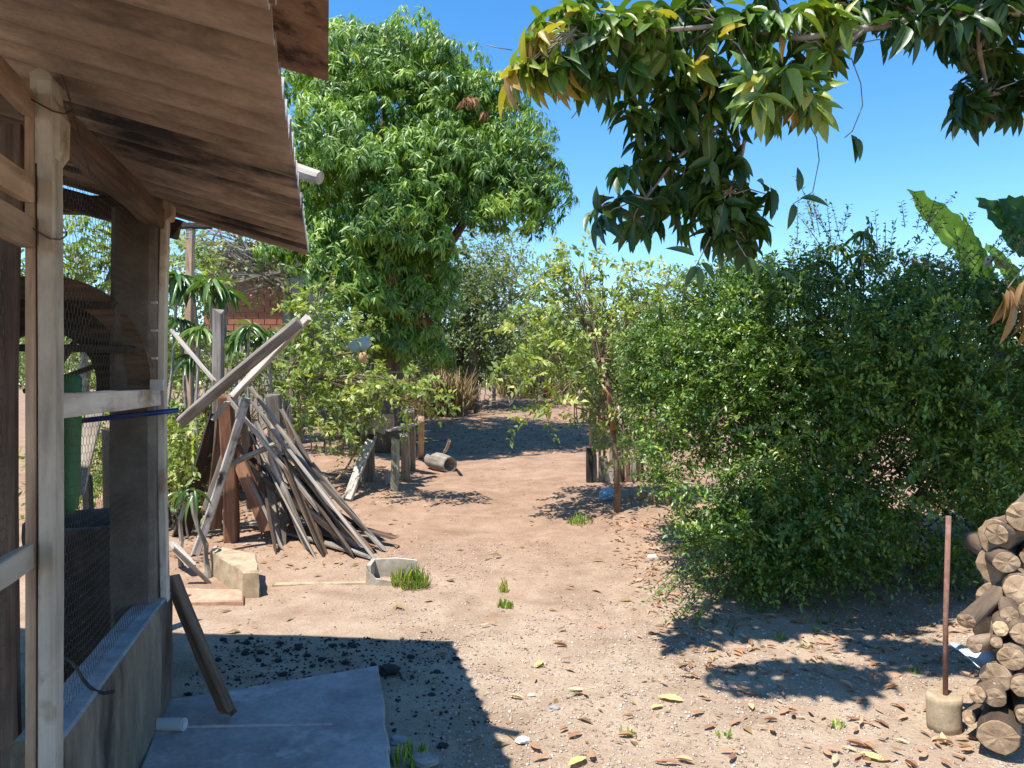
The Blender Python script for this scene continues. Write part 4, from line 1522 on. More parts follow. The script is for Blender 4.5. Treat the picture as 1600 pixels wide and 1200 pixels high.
def mango_tree():
    Y = 12.6
    base = G(603, Y)
    root = tag(empty('mango_tree', base), 'large dome shaped mango tree with dense glossy foliage behind the timber heap', 'tree')
    lumps = lump_list([
        (585, 110, 92, 84, 0.0), (515, 175, 80, 80, -0.4), (650, 145, 90, 80, -0.2), (725, 205, 85, 75, 0.0),
        (780, 255, 68, 76, -0.2), (815, 298, 40, 54, -0.1), (560, 245, 95, 80, -1.0), (680, 270, 85, 66, -0.8),
        (490, 300, 58, 80, -0.6), (600, 320, 72, 78, -1.25), (775, 325, 82, 50, -0.4), (545, 400, 66, 62, -1.0),
        (630, 385, 56, 60, -1.1), (600, 455, 72, 56, -0.7), (655, 460, 44, 62, -0.5), (620, 520, 52, 46, -0.3), (600, 545, 44, 34, -0.5), (648, 540, 34, 36, -0.4),
        (540, 460, 44, 50, -0.6), (700, 330, 40, 44, -0.6), (480, 390, 46, 60, -0.2),
        (600, 190, 150, 125, 1.2), (740, 265, 110, 85, 1.1), (540, 330, 95, 95, 1.1), (640, 420, 60, 60, 0.7)], Y)
    lv = Leaves()
    red = Leaves()
    rng = np.random.default_rng(21)
    for i, (c, r) in enumerate(lumps):
        area = r[0] * r[2] + r[0] * r[1]
        nclump = int(13 * area) + 6
        d = sph(nclump, rng, -0.75)
        front = d[:, 1] < (0.35 if i < 19 else 1.1)
        d = d[front]
        cc = c + d * r * rng.uniform(0.62, 1.06, (len(d), 1))
        for j in range(len(d)):
            cr = rng.uniform(0.22, 0.48)
            nr = int(10 + 150 * cr * cr)
            q = sph(nr, rng, -0.45)
            ax = nrm(q * 0.9 + d[j] * 0.6 + np.array([0, 0, 0.35]))
            cen = cc[j] + q * cr * np.array([1.1, 1.1, 0.85])
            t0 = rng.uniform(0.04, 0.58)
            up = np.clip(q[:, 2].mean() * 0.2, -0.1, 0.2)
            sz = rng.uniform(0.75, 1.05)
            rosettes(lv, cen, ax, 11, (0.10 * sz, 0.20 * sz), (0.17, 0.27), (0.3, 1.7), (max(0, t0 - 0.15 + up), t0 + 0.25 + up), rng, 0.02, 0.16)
    # clusters of old reddish leaves low in the crown and a withered spray on the right shoulder
    for (px, py, dy, n) in ((622, 470, -0.75, 5), (655, 490, -0.6, 6), (625, 515, -0.55, 5), (668, 450, -0.6, 3), (738, 152, -1.0, 4), (600, 440, -1.2, 3), (590, 500, -.6, 3)):
        c = np.array(P(px, py, Y + dy - 0.25))
        cen = c + rng.normal(0, 0.10, (n, 3))
        rosettes(red, cen, np.tile([0, -0.5, 0.4], (n, 1)) + rng.normal(0, .3, (n, 3)), 9, (0.14, 0.2), (0.17, 0.22), (0.9, 2.0), (0.1, 0.7), rng, 0.02)
    lv.build('crown', 'mango_leaf', L_MID, root)
    red.build('withered_leaves', 'red_leaf', L_MID, root)
    g = Geo()
    top = P(606, 470, Y)
    g.tube([base - Vector((0, 0, .1)), base + Vector((0.02, 0, 0.5)), P(604, 560, Y), top], [0.36, 0.27, 0.25, 0.24], 14, 0.08)
    for (px, py, dy, r) in ((560, 250, -0.3, 0.11), (700, 290, 0, 0.12), (800, 290, 0, 0.07), (600, 150, 0, 0.10), (500, 300, 0, 0.08), (640, 300, 0.7, 0.10), (700, 340, -0.2, 0.09)):
        limb(g, top + Vector((0, 0, -0.1)), P(px, py, Y + dy), 0.13, r * 0.45, 6, 0.08, 0.1, 8)
    g.build('trunk', 'bark', root, smooth=True)


mango_tree()


def small_leaf_bush():
    Y = 6.2
    root = tag(empty('bush', G(1330, 6.3)), 'big dense bush of tiny dark green leaves reaching the ground on the right', 'bush')
    lumps = lump_list([
        (1125, 610, 95, 110, 0.2), (1110, 735, 92, 95, -0.1), (1200, 520, 105, 85, 0.3), (1330, 470, 120, 70, 0.5),
        (1240, 650, 130, 130, -0.3), (1380, 610, 140, 150, -0.3), (1170, 850, 72, 62, -0.5), (1275, 820, 105, 80, -0.6),
        (1480, 700, 110, 150, -0.5), (1470, 535, 110, 85, 0.3), (1590, 620, 110, 160, -0.3), (1070, 560, 62, 80, 0.7),
        (1580, 490, 80, 50, 0.3), (1350, 760, 90, 70, -0.6), (1500, 860, 70, 60, -0.3), (1230, 890, 70, 40, -0.7),
        (1700, 560, 130, 180, 0.2), (1060, 660, 60, 70, 0.5), (1030, 600, 40, 60, 0.9), (1140, 480, 60, 50, .7)], Y)
    lv = Leaves()
    g = Geo()
    rng = np.random.default_rng(5)
    for (c, r) in lumps:
        n = int(1700 * (r[0] * r[2] + r[0] * r[1])) + 120
        d = sph(n, rng, -0.8)
        d = d[d[:, 1] < 0.5]
        rr = rng.uniform(0.35, 1.0, (len(d), 1)) ** 0.7
        st = c + d * r * rr
        dd = nrm(d * 0.9 + rng.normal(0, 0.55, d.shape) + np.array([0, 0, 0.25]))
        vn = np.array([mnoise.noise(Vector((a * 1.7, b * 1.7, c2 * 1.9))) for a, b, c2 in st])
        ok = (st[:, 2] > 0.10) & (vn > -0.20 + 0.08 * rng.normal(0, 1, len(st)))
        st = st + d * (0.30 * vn)[:, None]
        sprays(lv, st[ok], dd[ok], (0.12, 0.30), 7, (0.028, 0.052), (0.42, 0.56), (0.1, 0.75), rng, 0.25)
    for (c, r) in lump_list([(1150, 620, 90, 130, 0.9), (1260, 650, 120, 170, 0.9), (1400, 650, 130, 180, 0.9), (1540, 650, 130, 190, 0.8), (1680, 640, 120, 190, 0.8), (1330, 560, 160, 110, 1.1), (1200, 800, 90, 60, 0.4), (1490, 750, 110, 70, 0.7), (1580, 740, 90, 80, 0.5), (1300, 760, 90, 60, 0.7)], Y):
        n = int(330 * (r[0] * r[2] + r[0] * r[1]))
        d = sph(n, rng, -0.8)
        st = c + d * r * rng.uniform(0.3, 1.0, (n, 1))
        st = st[st[:, 2] > 0.25]
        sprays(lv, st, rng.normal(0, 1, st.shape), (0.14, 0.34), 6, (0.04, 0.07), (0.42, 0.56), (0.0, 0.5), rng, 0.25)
    for (c, r) in lumps:
        n = 44
        d = sph(n, rng, -0.3)
        d = d[d[:, 1] < 0.4]
        st = c + d * r * 0.95
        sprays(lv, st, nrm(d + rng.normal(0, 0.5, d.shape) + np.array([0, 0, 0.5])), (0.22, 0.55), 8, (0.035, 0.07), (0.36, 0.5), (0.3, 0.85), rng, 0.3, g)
    # loose shoots that break the outline
    shoots = [(1440, 345, 6.2), (1365, 400, 6.4), (1500, 390, 6.2), (1475, 430, 6.0), (1110, 880, 5.3), (1095, 915, 5.2), (1075, 860, 5.6), (1140, 945, 5.1), (1180, 960, 5.05), (1040, 540, 6.6), (1100, 440, 6.8),
              (1270, 345, 6.6), (1185, 420, 6.6), (1300, 360, 6.5), (1560, 380, 6.1), (1030, 690, 6.3), (1300, 940, 5.2)]
    for (px, py, y) in shoots:
        c = np.array(P(px, py, y))
        n = 7
        st = c + rng.normal(0, 0.06, (n, 3)) - np.array([0, 0, 0.1])
        out = nrm(c - np.array(P(1330, 640, 6.3)))
        sprays(lv, st, out + rng.normal(0, 0.3, (n, 3)), (0.2, 0.45), 9, (0.025, 0.045), (0.42, 0.55), (0.3, 0.8), rng, 0.12, g)
    lv.build('crown', 'bush_leaf', L_SMALL, root)
    b = G(1330, 6.3)
    for (px, py, dy) in ((1140, 640, 0.2), (1250, 520, 0.3), (1400, 560, 0), (1500, 600, 0), (1580, 560, 0), (1180, 860, -0.3), (1330, 480, 0.4), (1300, 780, -0.4), (1480, 800, -0.2), (1200, 760, -0.2), (1400, 800, 0.2)):
        s = b + Vector((random.uniform(-0.5, 0.7), random.uniform(-0.2, 0.3), -0.03))
        gs = Geo()
        limb(gs, s, P(px, py, 6.2 + dy), 0.018, 0.006, 6, 0.05, 0.0, 5)
        gs.build('stem', 'bark', root)
    tag(g.build('twigs', 'bark', root), kind='stuff')


small_leaf_bush()


def sparse_tree(name, label, Y, base, trunk_pts, trunk_r, lumps, mat, leaf_l, leaf_w, nspray, seg, seed, tint, bark='bark_pale', tpl=L_MID, pairs=6, droop=0.3, extra=(), upb=0.2, thick=1.0):
    root = tag(empty(name, base), label, 'tree')
    g = Geo()
    rng = np.random.default_rng(seed)
    pts = [Vector(p) for p in trunk_pts]
    g.tube(pts, trunk_r, 9, 0.08)
    lv = Leaves()
    for (c, r) in lump_list(lumps, Y):
        n = int(nspray * (r[0] * r[2] + r[0] * r[1])) + 4
        d = sph(n, rng, -0.8)
        rr = rng.uniform(0.2, 1.0, (n, 1)) ** 0.6
        st = c + d * r * rr
        dd = nrm(d * 0.8 + rng.normal(0, 0.5, d.shape) + np.array([0, 0, upb]))
        sprays(lv, st, dd, seg, pairs, leaf_l, leaf_w, tint, rng, droop)
        # boughs from the stem into the lump with twigs
        s = pts[-1] if random.random() < 0.6 else pts[len(pts) // 2]
        bp = limb(g, s, Vector(c), trunk_r[-1] * 0.5 * min(1.5, thick), 0.008 * thick, 6, 0.05, 0.05, 6)
        for i in range(min(n, 14)):
            j = random.randint(2, 6)
            limb(g, bp[j], Vector(st[i]) + Vector(dd[i]) * 0.1, 0.006 * thick, 0.002 * thick, 3, 0.02, 0, 4)
    lv.build('crown', mat, tpl, root)
    g.build('trunk', bark, root, smooth=True)
    return root


# guava right of the path
Yg = 8.35
gb_ = ground_at(965, 800)
sparse_tree('guava_tree', 'small pale green leafy tree with a thin peeling orange trunk beside the bush', 8.3, gb_,
            [gb_ - Vector((0, 0, .05)), P(963, 720, 8.2), P(957, 670, 8.2), P(952, 610, 8.2), P(940, 560, 8.3)], [0.038, 0.031, 0.029, 0.026, 0.022],
            [(905, 470, 62, 60, 0.1), (960, 470, 52, 55, 0.3), (860, 560, 66, 40, -0.3), (930, 560, 66, 50, 0), (800, 570, 40, 30, -0.4), (850, 640, 34, 46, -0.4), (1000, 520, 52, 60, 0.2),
             (910, 410, 32, 46, 0.2), (1020, 455, 46, 34, 0.3), (870, 440, 30, 36, 0.3), (965, 620, 40, 40, 0.2), (940, 660, 40, 30, 0.4), (830, 520, 44, 40, 0.1), (1010, 600, 40, 60, .3), (985, 690, 60, 40, 0.5), (885, 505, 60, 50, 0.5)],
            'guava_leaf', (0.055, 0.10), (0.42, 0.55), 112, (0.16, 0.36), 31, (0.15, 0.85), bark='bark_brown', pairs=7)
# guava left, over the low posts
bl = ground_at(468, 728)
sparse_tree('guava_tree', 'leafy light green young tree with orange stems between the timber heap and the low posts', 9.6, bl,
            [bl - Vector((0, 0, .05)), P(466, 690, 10.3), P(460, 640, 10.2), P(452, 590, 10.0)], [0.05, 0.045, 0.038, 0.03],
            [(480, 505, 46, 40, 0.3), (520, 560, 60, 55, 0), (560, 600, 50, 45, -0.2), (490, 600, 46, 46, 0.1), (620, 600, 44, 24, -0.9), (650, 630, 36, 22, -1.0), (520, 640, 46, 36, -0.2), (600, 625, 40, 26, -0.8),
             (530, 510, 46, 40, 0.3), (545, 660, 26, 30, -0.3), (470, 640, 24, 30, -0.3), (500, 455, 34, 26, 0.5), (540, 690, 14, 20, -.4)],
            'guava_leaf', (0.055, 0.11), (0.38, 0.5), 135, (0.16, 0.36), 33, (0.1, 0.8), bark='bark_brown', pairs=7, droop=0.4)
# trees at the far end of the yard
bt = G(735, 19.0)
sparse_tree('shade_tree', 'dark stemmed bushy grey green tree at the far end of the path', 19.0, bt,
            [bt, P(735, 575, 19), P(740, 540, 19), P(745, 510, 19)], [0.22, 0.16, 0.13, 0.10],
            [(740, 500, 70, 60, 0), (690, 520, 50, 60, 0.5), (700, 450, 60, 50, 0.5), (770, 470, 50, 50, 0.5), (790, 520, 40, 40, 0), (660, 560, 46, 36, 0.5), (715, 560, 46, 34, 0), (740, 420, 50, 36, 1.0), (760, 550, 40, 30, 0.3)],
            'far_leaf', (0.08, 0.15), (0.4, 0.55), 85, (0.3, 0.7), 41, (0.0, 0.65), bark='bark', tpl=L_SMALL, pairs=6, thick=3)
bt = G(800, 24.0)
sparse_tree('shade_tree', 'pale thin crowned tree standing far behind the grey green one', 24.0, bt,
            [bt, P(800, 560, 24), P(795, 500, 24)], [0.2, 0.15, 0.1],
            [(800, 450, 60, 50, 0), (850, 480, 60, 50, 0), (750, 400, 50, 40, 0), (840, 540, 50, 40, 0), (900, 520, 60, 50, 0.5), (790, 400, 40, 40, .2), (960, 500, 60, 50, 0)],
            'far_leaf', (0.09, 0.17), (0.4, 0.55), 38, (0.4, 0.9), 43, (0.4, 1.0), tpl=L_SMALL, pairs=6, thick=3)
bt = G(1010, 22.0)
sparse_tree('shade_tree', 'grey green tree far off behind the small tree and the stake fence', 22.0, bt,
            [bt, P(1010, 560, 22), P(1005, 510, 22)], [0.2, 0.15, 0.1],
            [(1000, 520, 80, 60, 0), (930, 570, 60, 40, 0), (1060, 500, 70, 60, 0), (1080, 560, 70, 50, 0), (990, 590, 70, 30, 0)],
            'far_leaf', (0.09, 0.17), (0.4, 0.55), 48, (0.4, 0.9), 44, (0.2, 0.9), tpl=L_SMALL, pairs=6, thick=3)
# bare branched tree by the brick house
bt = G(462, 13.2)
sparse_tree('bare_tree', 'grey tree with tangled bare branches and few leaves by the brick house', 13.0, bt,
            [bt, P(462, 520, 13.2), P(450, 455, 13.2), P(430, 430, 13.2)], [0.12, 0.10, 0.08, 0.06],
            [(400, 400, 60, 30, 0), (350, 390, 60, 36, 0), (440, 380, 50, 30, 0.5), (320, 380, 50, 30, -0.3), (300, 420, 40, 30, 0), (380, 440, 50, 24, 0.3), (430, 440, 36, 26, 0), (360, 360, 60, 24, .4)],
            'far_leaf', (0.06, 0.12), (0.4, 0.6), 22, (0.2, 0.5), 45, (0.4, 1.0), tpl=L_SMALL, pairs=5, thick=2.2)


def bare_twigs():
    """the tangle of leafless twigs of the grey tree"""
    root = [o for o in bpy.data.objects if o.name.startswith('bare_tree')][0]
    g = Geo()
    rng = random.Random(3)
    for _ in range(150):
        a = P(rng.uniform(330, 460), rng.uniform(370, 460), 13 + rng.uniform(-.4, .4))
        b = a + Vector((rng.uniform(-0.9, 0.2), rng.uniform(-.3, .3), rng.uniform(-0.2, 0.45)))
        g.tube(bez(a, b, rng.uniform(-.05, .12), 4, 0.03), [0.024, 0.018, 0.014, 0.010, 0.006], 4)
    o = g.build('twigs', 'bark_pale', root)
    o['kind'] = 'stuff'


bare_twigs()
# trees and bushes seen through and behind the shed
for (px, Y, lst, seed, lab) in (
        (130, 9.5, [(120, 400, 60, 70, 0), (180, 440, 60, 70, 0), (90, 480, 60, 60, 0), (200, 380, 40, 50, 0.5), (150, 530, 80, 50, 0), (40, 420, 60, 90, 0)], 51, 'leafy tree seen through the chicken wire behind the shed'),
        (300, 11.0, [(300, 440, 50, 60, 0), (250, 500, 60, 60, 0), (330, 560, 60, 40, 0), (290, 640, 50, 60, -1.5)], 52, 'loose green bush right behind the shed corner post')):
    bt = G(px, Y)
    sparse_tree('yard_tree', lab, Y, bt, [bt, P(px, 620, Y), P(px + 5, 540, Y)], [0.08, 0.07, 0.05], lst, 'guava_leaf', (0.06, 0.12), (0.35, 0.5), 160, (0.2, 0.45), seed, (0.0, 0.7), pairs=6)


def undergrowth(name, label, lst, Y, mat, leaf_l, seed, n, tint, cat='bush'):
    root = tag(empty(name, G(lst[0][0], Y)), label, cat)
    rng = np.random.default_rng(seed)
    lv = Leaves()
    g = Geo()
    for (c, r) in lump_list(lst, Y):
        k = int(n * (r[0] * r[2] + r[0] * r[1])) + 6
        d = sph(k, rng, -0.6)
        st = c + d * r * rng.uniform(0.3, 1, (k, 1))
        sprays(lv, st, d + rng.normal(0, 0.4, d.shape) + np.array([0, 0, 0.3]), (0.15, 0.4), 6, leaf_l, (0.35, 0.5), tint, rng, 0.3)
        for i in range(4):
            q = Vector(c) + Vector((random.uniform(-.3, .3), random.uniform(-.2, .2), 0))
            g = Geo()
            limb(g, Vector((q.x, q.y, gz(q.x, q.y) - 0.02)), q, 0.014, 0.006, 4, 0.04, 0, 4)
            g.build('stem', 'bark', root)
    lv.build('foliage', mat, L_SMALL, root)


undergrowth('bush', 'weedy green bush at the foot of the timber heap by the shed', [(285, 690, 30, 50, 0), (300, 740, 34, 40, -0.2), (270, 780, 30, 40, 0), (190, 660, 50, 50, 0), (220, 720, 50, 40, 0.3), (150, 690, 50, 50, 0.4), (120, 740, 60, 50, 0.2), (180, 770, 50, 40, 0)], 7.6, 'guava_leaf', (0.05, 0.10), 61, 230, (0.1, 0.8))
undergrowth('bush', 'low green bushes along the back of the yard under the far trees', [(690, 590, 60, 26, 0), (620, 590, 60, 30, 0), (1000, 610, 90, 36, 0), (880, 590, 60, 18, 0), (1080, 600, 80, 40, 0), (755, 586, 44, 26, 0.5), (815, 588, 40, 20, 2), (935, 598, 50, 28, 0), (800, 560, 40, 30, 3), (860, 555, 50, 30, 3)], 20.0, 'far_leaf', (0.09, 0.16), 62, 60, (0.0, 0.6))
undergrowth('bush', 'green bush growing under the mango tree behind the timber heap', [(400, 600, 60, 40, 0), (460, 590, 50, 40, 0), (360, 560, 50, 50, 0.2), (520, 620, 40, 30, 0)], 12.0, 'far_leaf', (0.06, 0.12), 63, 110, (0.1, 0.8))


# strap leaved plants (long drooping leaves in heads)
def strap_plant(name, label, heads, Y, seed, length=(0.28, 0.48), base=None, per=22, stem=0.024):
    c0 = base or G(heads[0][0], Y)
    root = tag(empty(name, c0), label, 'plant')
    rng = np.random.default_rng(seed)
    lv = Leaves()
    g = Geo()
    for (px, py) in heads:
        c = P(px, py, Y + rng.uniform(-0.2, 0.2))
        rosettes(lv, [np.array(c)], [np.array([0.1, -0.2, 1])], per, length, (0.13, 0.19), (0.2, 1.0), (0.3, 0.8), rng, 0.015, 0.35)
        s = Vector((c.x + rng.uniform(-.15, .15), c.y, gz(c.x, c.y)))
        g = Geo()
        limb(g, s, c, stem, stem * 0.65, 5, 0.03, 0, 6)
        g.build('stem', 'bark_pale', root)
    lv.build('foliage', 'strap_leaf', blade(5, 0.4, 0.25), root)


strap_plant('strap_leaf_plant', 'tall plant with drooping strap leaves above the split grey post', [(300, 438), (352, 452), (330, 440), (278, 432)], 8.6, 71, (0.24, 0.42))
strap_plant('strap_leaf_plant', 'lower plant with starry strap leaves behind the shed corner post', [(282, 500), (312, 515), (298, 560), (390, 510), (372, 530), (420, 520)], 8.4, 72, (0.18, 0.34))
strap_plant('strap_leaf_plant', 'broad leaved young tree poking up over the left top of the bush', [(1215, 440), (1250, 425), (1230, 470), (1280, 410), (1190, 470), (1310, 385), (1350, 400), (1260, 470), (1300, 440), (1160, 450), (1350, 362), (1330, 430)], 6.6, 73, (0.13, 0.22), G(1280, 6.7), 12, 0.010)
strap_plant('strap_leaf_plant', 'bright leafed seedling beside the timber heap next to the shed', [(285, 772), (300, 770)], 6.2, 74, (0.14, 0.22), None, 8)


# dry grass
def dry_grass(name, px0, px1, Y0, Y1, n, hh, label, seed, w=0.012):
    rng = np.random.default_rng(seed)
    lv = Leaves()
    Y = rng.uniform(Y0, Y1, n)
    x = (rng.uniform(px0, px1, n) - 800) / 1200 * Y
    z = np.array([gz(float(a), float(b)) for a, b in zip(x, Y)])
    d = np.array([0, 0, 1.0]) + rng.normal(0, 0.28, (n, 3))
    lv.add(np.stack([x, Y, z - 0.02], -1), d, rng.normal(0, 1, (n, 3)) + np.array([0, -1, 0]), rng.uniform(hh[0], hh[1], n), np.full(n, w), rng.uniform(0, 1, n))
    o = lv.build(name, 'straw', blade(3, 0.3, 0.1), None, 'stuff')
    tag(o, label)


dry_grass('dry_grass', 780, 900, 22, 25, 1400, (0.3, 0.8), 'sunlit straw coloured dry grass at the far end of the path', 81, 0.03)
dry_grass('dry_grass', 640, 725, 17, 19, 700, (0.5, 1.2), 'brown withered stalks under the far trees', 82, 0.04)
dry_grass('dry_grass', 262, 350, 8.6, 10.5, 900, (0.4, 1.3), 'yellow dry grass standing behind the shed corner', 83, 0.012)
dry_grass('dry_grass', 560, 640, 13.2, 14.5, 350, (0.3, 0.7), 'dry stalks behind the mango trunk', 84, 0.02)


# ---- banana plant behind the bush
def banana():
    Y = 7.3
    root = tag(empty('banana_plant', G(1560, Y)), 'banana plant with big torn leaves rising behind the bush', 'plant')
    g = Geo()
    b = G(1565, Y)
    g.tube([b, b + Vector((0.02, 0, 1.0)), P(1560, 440, Y)], [0.13, 0.11, 0.08], 12, 0.03)
    g.build('stem', 'bark_pale', root, smooth=True)

    def leaf(base, tip, w, up, tint, arch, seed, fold=0.10):
        rng = random.Random(seed)
        base, tip = Vector(base), Vector(tip)
        n = 22
        V, F, T = [], [], []
        d = (tip - base)
        side = d.cross(Vector(up)).normalized()
        nn = side.cross(d).normalized()
        for i in range(n + 1):
            s = i / n
            c = base + d * s + nn * arch * 4 * s * (1 - s)
            ww = w * max(0.02, math.sin(math.pi * min(1, 0.10 + 0.9 * s) ** 0.9) ** 0.55) * (1 if s < 0.999 else 0.05)
            for k, a in enumerate((-1, -0.5, 0, 0.5, 1)):
                rag = (rng.uniform(-0.04, 0.02) if abs(a) == 1 else 0)
                V.append(tuple(c + side * (a * ww + rag * a) + nn * (abs(a) * ww * fold + 0.012 * math.sin(i * 1.9 + a))))
                T.append(min(1, max(0, tint + rng.uniform(-.06, .06))))
        for i in range(n):
            for k in range(4):
                if abs(k - 1.5) > 1 and rng.random() < 0.02:
                    continue
                F.append((i * 5 + k, (i + 1) * 5 + k, (i + 1) * 5 + k + 1, i * 5 + k + 1))
        o = mesh_obj('leaf', V, F, M['banana_leaf'], root, None, True, T)
        gm = Geo()
        gm.tube([base + d * s + nn * (arch * 4 * s * (1 - s) - 0.008) for s in np.linspace(-0.05, 0.97, 10)], [0.018 - 0.014 * i / 9 for i in range(10)], 6)
        gm.build('midrib', 'pale_green' if 'pale_green' in M else 'straw_rib', o)
    leaf(P(1545, 450, Y), P(1418, 296, Y - 0.1), 0.21, (0.25, -1, 0.25), 0.95, 0.06, 1)
    leaf(P(1560, 450, Y), P(1500, 332, Y + 0.1), 0.11, (0.9, -0.8, 0.1), 0.55, -0.03, 2, 0.5)
    leaf(P(1600, 395, Y - 0.2), P(1524, 308, Y - 0.3), 0.15, (-0.1, -1, 0.5), 0.08, 0.05, 3)
    leaf(P(1690, 430, Y - 0.2), P(1560, 310, Y - 0.3), 0.24, (-0.3, -1, 0.5), 0.10, 0.10, 4)
    leaf(P(1540, 470, Y), P(1418, 415, Y - 0.4), 0.12, (0, -0.5, 1), 0.9, 0.12, 5)
    leaf(P(1600, 470, Y), P(1540, 380, Y + 0.3), 0.13, (0.2, -1, 0.2), 0.6, 0.03, 6)
    rng = np.random.default_rng(3)
    lv = Leaves()
    c = np.array([np.array(P(1430, 402, Y - 0.45)), np.array(P(1450, 412, Y - 0.4)), np.array(P(1562, 408, Y - .4)), np.array(P(1548, 404, Y - .4))])
    rosettes(lv, c, np.tile([0, -0.3, 1.0], (4, 1)), 7, (0.1, 0.2), (0.3, 0.45), (0.2, 1.2), (0.5, 0.95), rng, 0.03)
    lv.build('withered_tip', 'dry_leaf', L_MID, root)


M['straw_rib'] = plain('leaf_rib', (0.22, 0.30, 0.10), 0.5)
banana()

# ================================================================== THE MANGO BRANCHES OVERHEAD
def overhead_mango():
    rng = np.random.default_rng(91)
    PP = globals()['P']
    P = lambda px, py, Y: PP(px, py, Y * 1.12)
    tb = Vector((4.35, 3.1, 0))
    root = tag(empty('mango_tree', tb), 'mango branches with long leaves hanging into the top right of the view', 'tree')
    g = Geo()
    # stem out of view to the right, the limb reaching over the yard
    g.tube([tb - Vector((0, 0, .1)), tb + Vector((-0.05, 0, 1.2)), tb + Vector((-0.2, 0.1, 2.4)), tb + Vector((-0.3, 0.2, 4.2))], [0.30, 0.24, 0.21, 0.14], 12, 0.05)
    main = [tb + Vector((-0.2, 0.1, 2.4)), P(1720, 20, 3.75), P(1530, 14, 3.75), P(1440, 26, 3.75), P(1350, 45, 3.72), P(1250, 60, 3.7), P(1130, 40, 3.6), P(1000, 50, 3.5), P(890, 55, 3.45)]
    g.tube(main, [0.085, 0.05, 0.027, 0.021, 0.02, 0.017, 0.014, 0.011, 0.007], 8, 0.06)
    second = [P(1350, 45, 3.72), P(1260, 120, 3.75), P(1170, 172, 3.8), P(1100, 210, 3.85), P(1050, 255, 3.9), P(1010, 310, 3.95)]
    g.tube(second, [0.018, 0.016, 0.014, 0.012, 0.009, 0.006], 7, 0.06)
    third = [P(1170, 172, 3.8), P(1160, 240, 3.9), P(1140, 300, 3.95), P(1150, 360, 4.0)]
    g.tube(third, [0.012, 0.010, 0.008, 0.005], 6, 0.06)
    fourth = [P(1530, 14, 3.75), P(1530, 80, 4.0), P(1545, 150, 4.1)]
    g.tube(fourth, [0.02, 0.014, 0.008], 6, 0.06)
    nodes = main[1:] + second + third + fourth
    # heads of leaves: px, py, Y, tint low, tint high, leaves
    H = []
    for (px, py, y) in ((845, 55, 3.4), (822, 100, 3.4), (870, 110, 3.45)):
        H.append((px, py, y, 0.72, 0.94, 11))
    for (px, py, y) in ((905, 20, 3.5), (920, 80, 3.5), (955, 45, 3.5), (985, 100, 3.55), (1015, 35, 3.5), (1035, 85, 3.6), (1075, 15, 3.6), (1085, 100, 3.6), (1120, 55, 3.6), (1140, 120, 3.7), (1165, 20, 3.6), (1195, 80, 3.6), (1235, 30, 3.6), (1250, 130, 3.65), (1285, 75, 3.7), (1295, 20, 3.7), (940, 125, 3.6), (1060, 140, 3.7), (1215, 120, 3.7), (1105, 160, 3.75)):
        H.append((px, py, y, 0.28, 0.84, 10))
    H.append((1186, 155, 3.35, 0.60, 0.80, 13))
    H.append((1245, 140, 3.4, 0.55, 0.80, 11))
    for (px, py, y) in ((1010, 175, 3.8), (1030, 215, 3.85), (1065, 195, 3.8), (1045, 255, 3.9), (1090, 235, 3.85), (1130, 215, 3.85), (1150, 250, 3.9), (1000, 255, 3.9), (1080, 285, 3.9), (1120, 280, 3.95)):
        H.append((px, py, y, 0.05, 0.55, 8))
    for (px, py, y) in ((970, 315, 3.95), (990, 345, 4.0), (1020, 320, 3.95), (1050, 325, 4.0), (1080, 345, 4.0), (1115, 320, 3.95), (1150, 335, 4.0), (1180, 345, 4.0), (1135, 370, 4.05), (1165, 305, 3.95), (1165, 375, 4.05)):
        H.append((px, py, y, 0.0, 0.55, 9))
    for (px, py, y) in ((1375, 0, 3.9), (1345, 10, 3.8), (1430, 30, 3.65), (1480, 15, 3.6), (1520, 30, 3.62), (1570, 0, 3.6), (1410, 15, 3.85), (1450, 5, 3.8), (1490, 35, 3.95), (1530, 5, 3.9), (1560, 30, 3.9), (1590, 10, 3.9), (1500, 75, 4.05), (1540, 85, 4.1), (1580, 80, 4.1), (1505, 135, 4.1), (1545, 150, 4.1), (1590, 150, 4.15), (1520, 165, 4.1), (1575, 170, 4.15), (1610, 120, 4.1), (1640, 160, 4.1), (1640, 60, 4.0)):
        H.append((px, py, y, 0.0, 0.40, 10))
    vis = Leaves()
    H2 = []
    for h in H:
        H2.append(h)
        for _ in range(4 if h[0] < 1340 and h[1] < 200 else 2):
            H2.append((h[0] + rng.uniform(-34, 34), h[1] + rng.uniform(-30, 26), h[2] + rng.uniform(-0.05, 0.3), h[3], h[4], h[5]))
    for (px, py, y, t0, t1, n) in H2:
        c = P(px, py, y)
        nd = min(nodes, key=lambda q: (q - c).length)
        limb(g, nd, c, 0.006, 0.003, 4, 0.02, 0.02, 5)
        ax = (c - nd).normalized() * 0.6 + Vector((rng.uniform(-.3, .3), rng.uniform(-0.6, 0.2), 0.55))
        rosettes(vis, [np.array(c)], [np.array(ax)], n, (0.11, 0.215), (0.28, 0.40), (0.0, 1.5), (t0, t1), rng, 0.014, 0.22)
    # reddish young leaves at the right edge
    for (px, py, y) in ((1575, 450, 3.5), (1600, 440, 3.5), (1592, 470, 3.45), (1612, 490, 3.5)):
        rosettes(vis, [np.array(P(px, py, y))], [np.array((0, -0.3, 0.3))], 6, (0.15, 0.22), (0.18, 0.22), (1.8, 3.2), (0.955, 1.0), rng, 0.012, 0.04)
        for q in vis.t[-6:]:
            q[:] = rng.uniform(0.968, 1.0, len(q))
    limb(g, P(1720, 20, 3.75), P(1625, 380, 3.6), 0.012, 0.006, 6, 0.02, 0, 6)
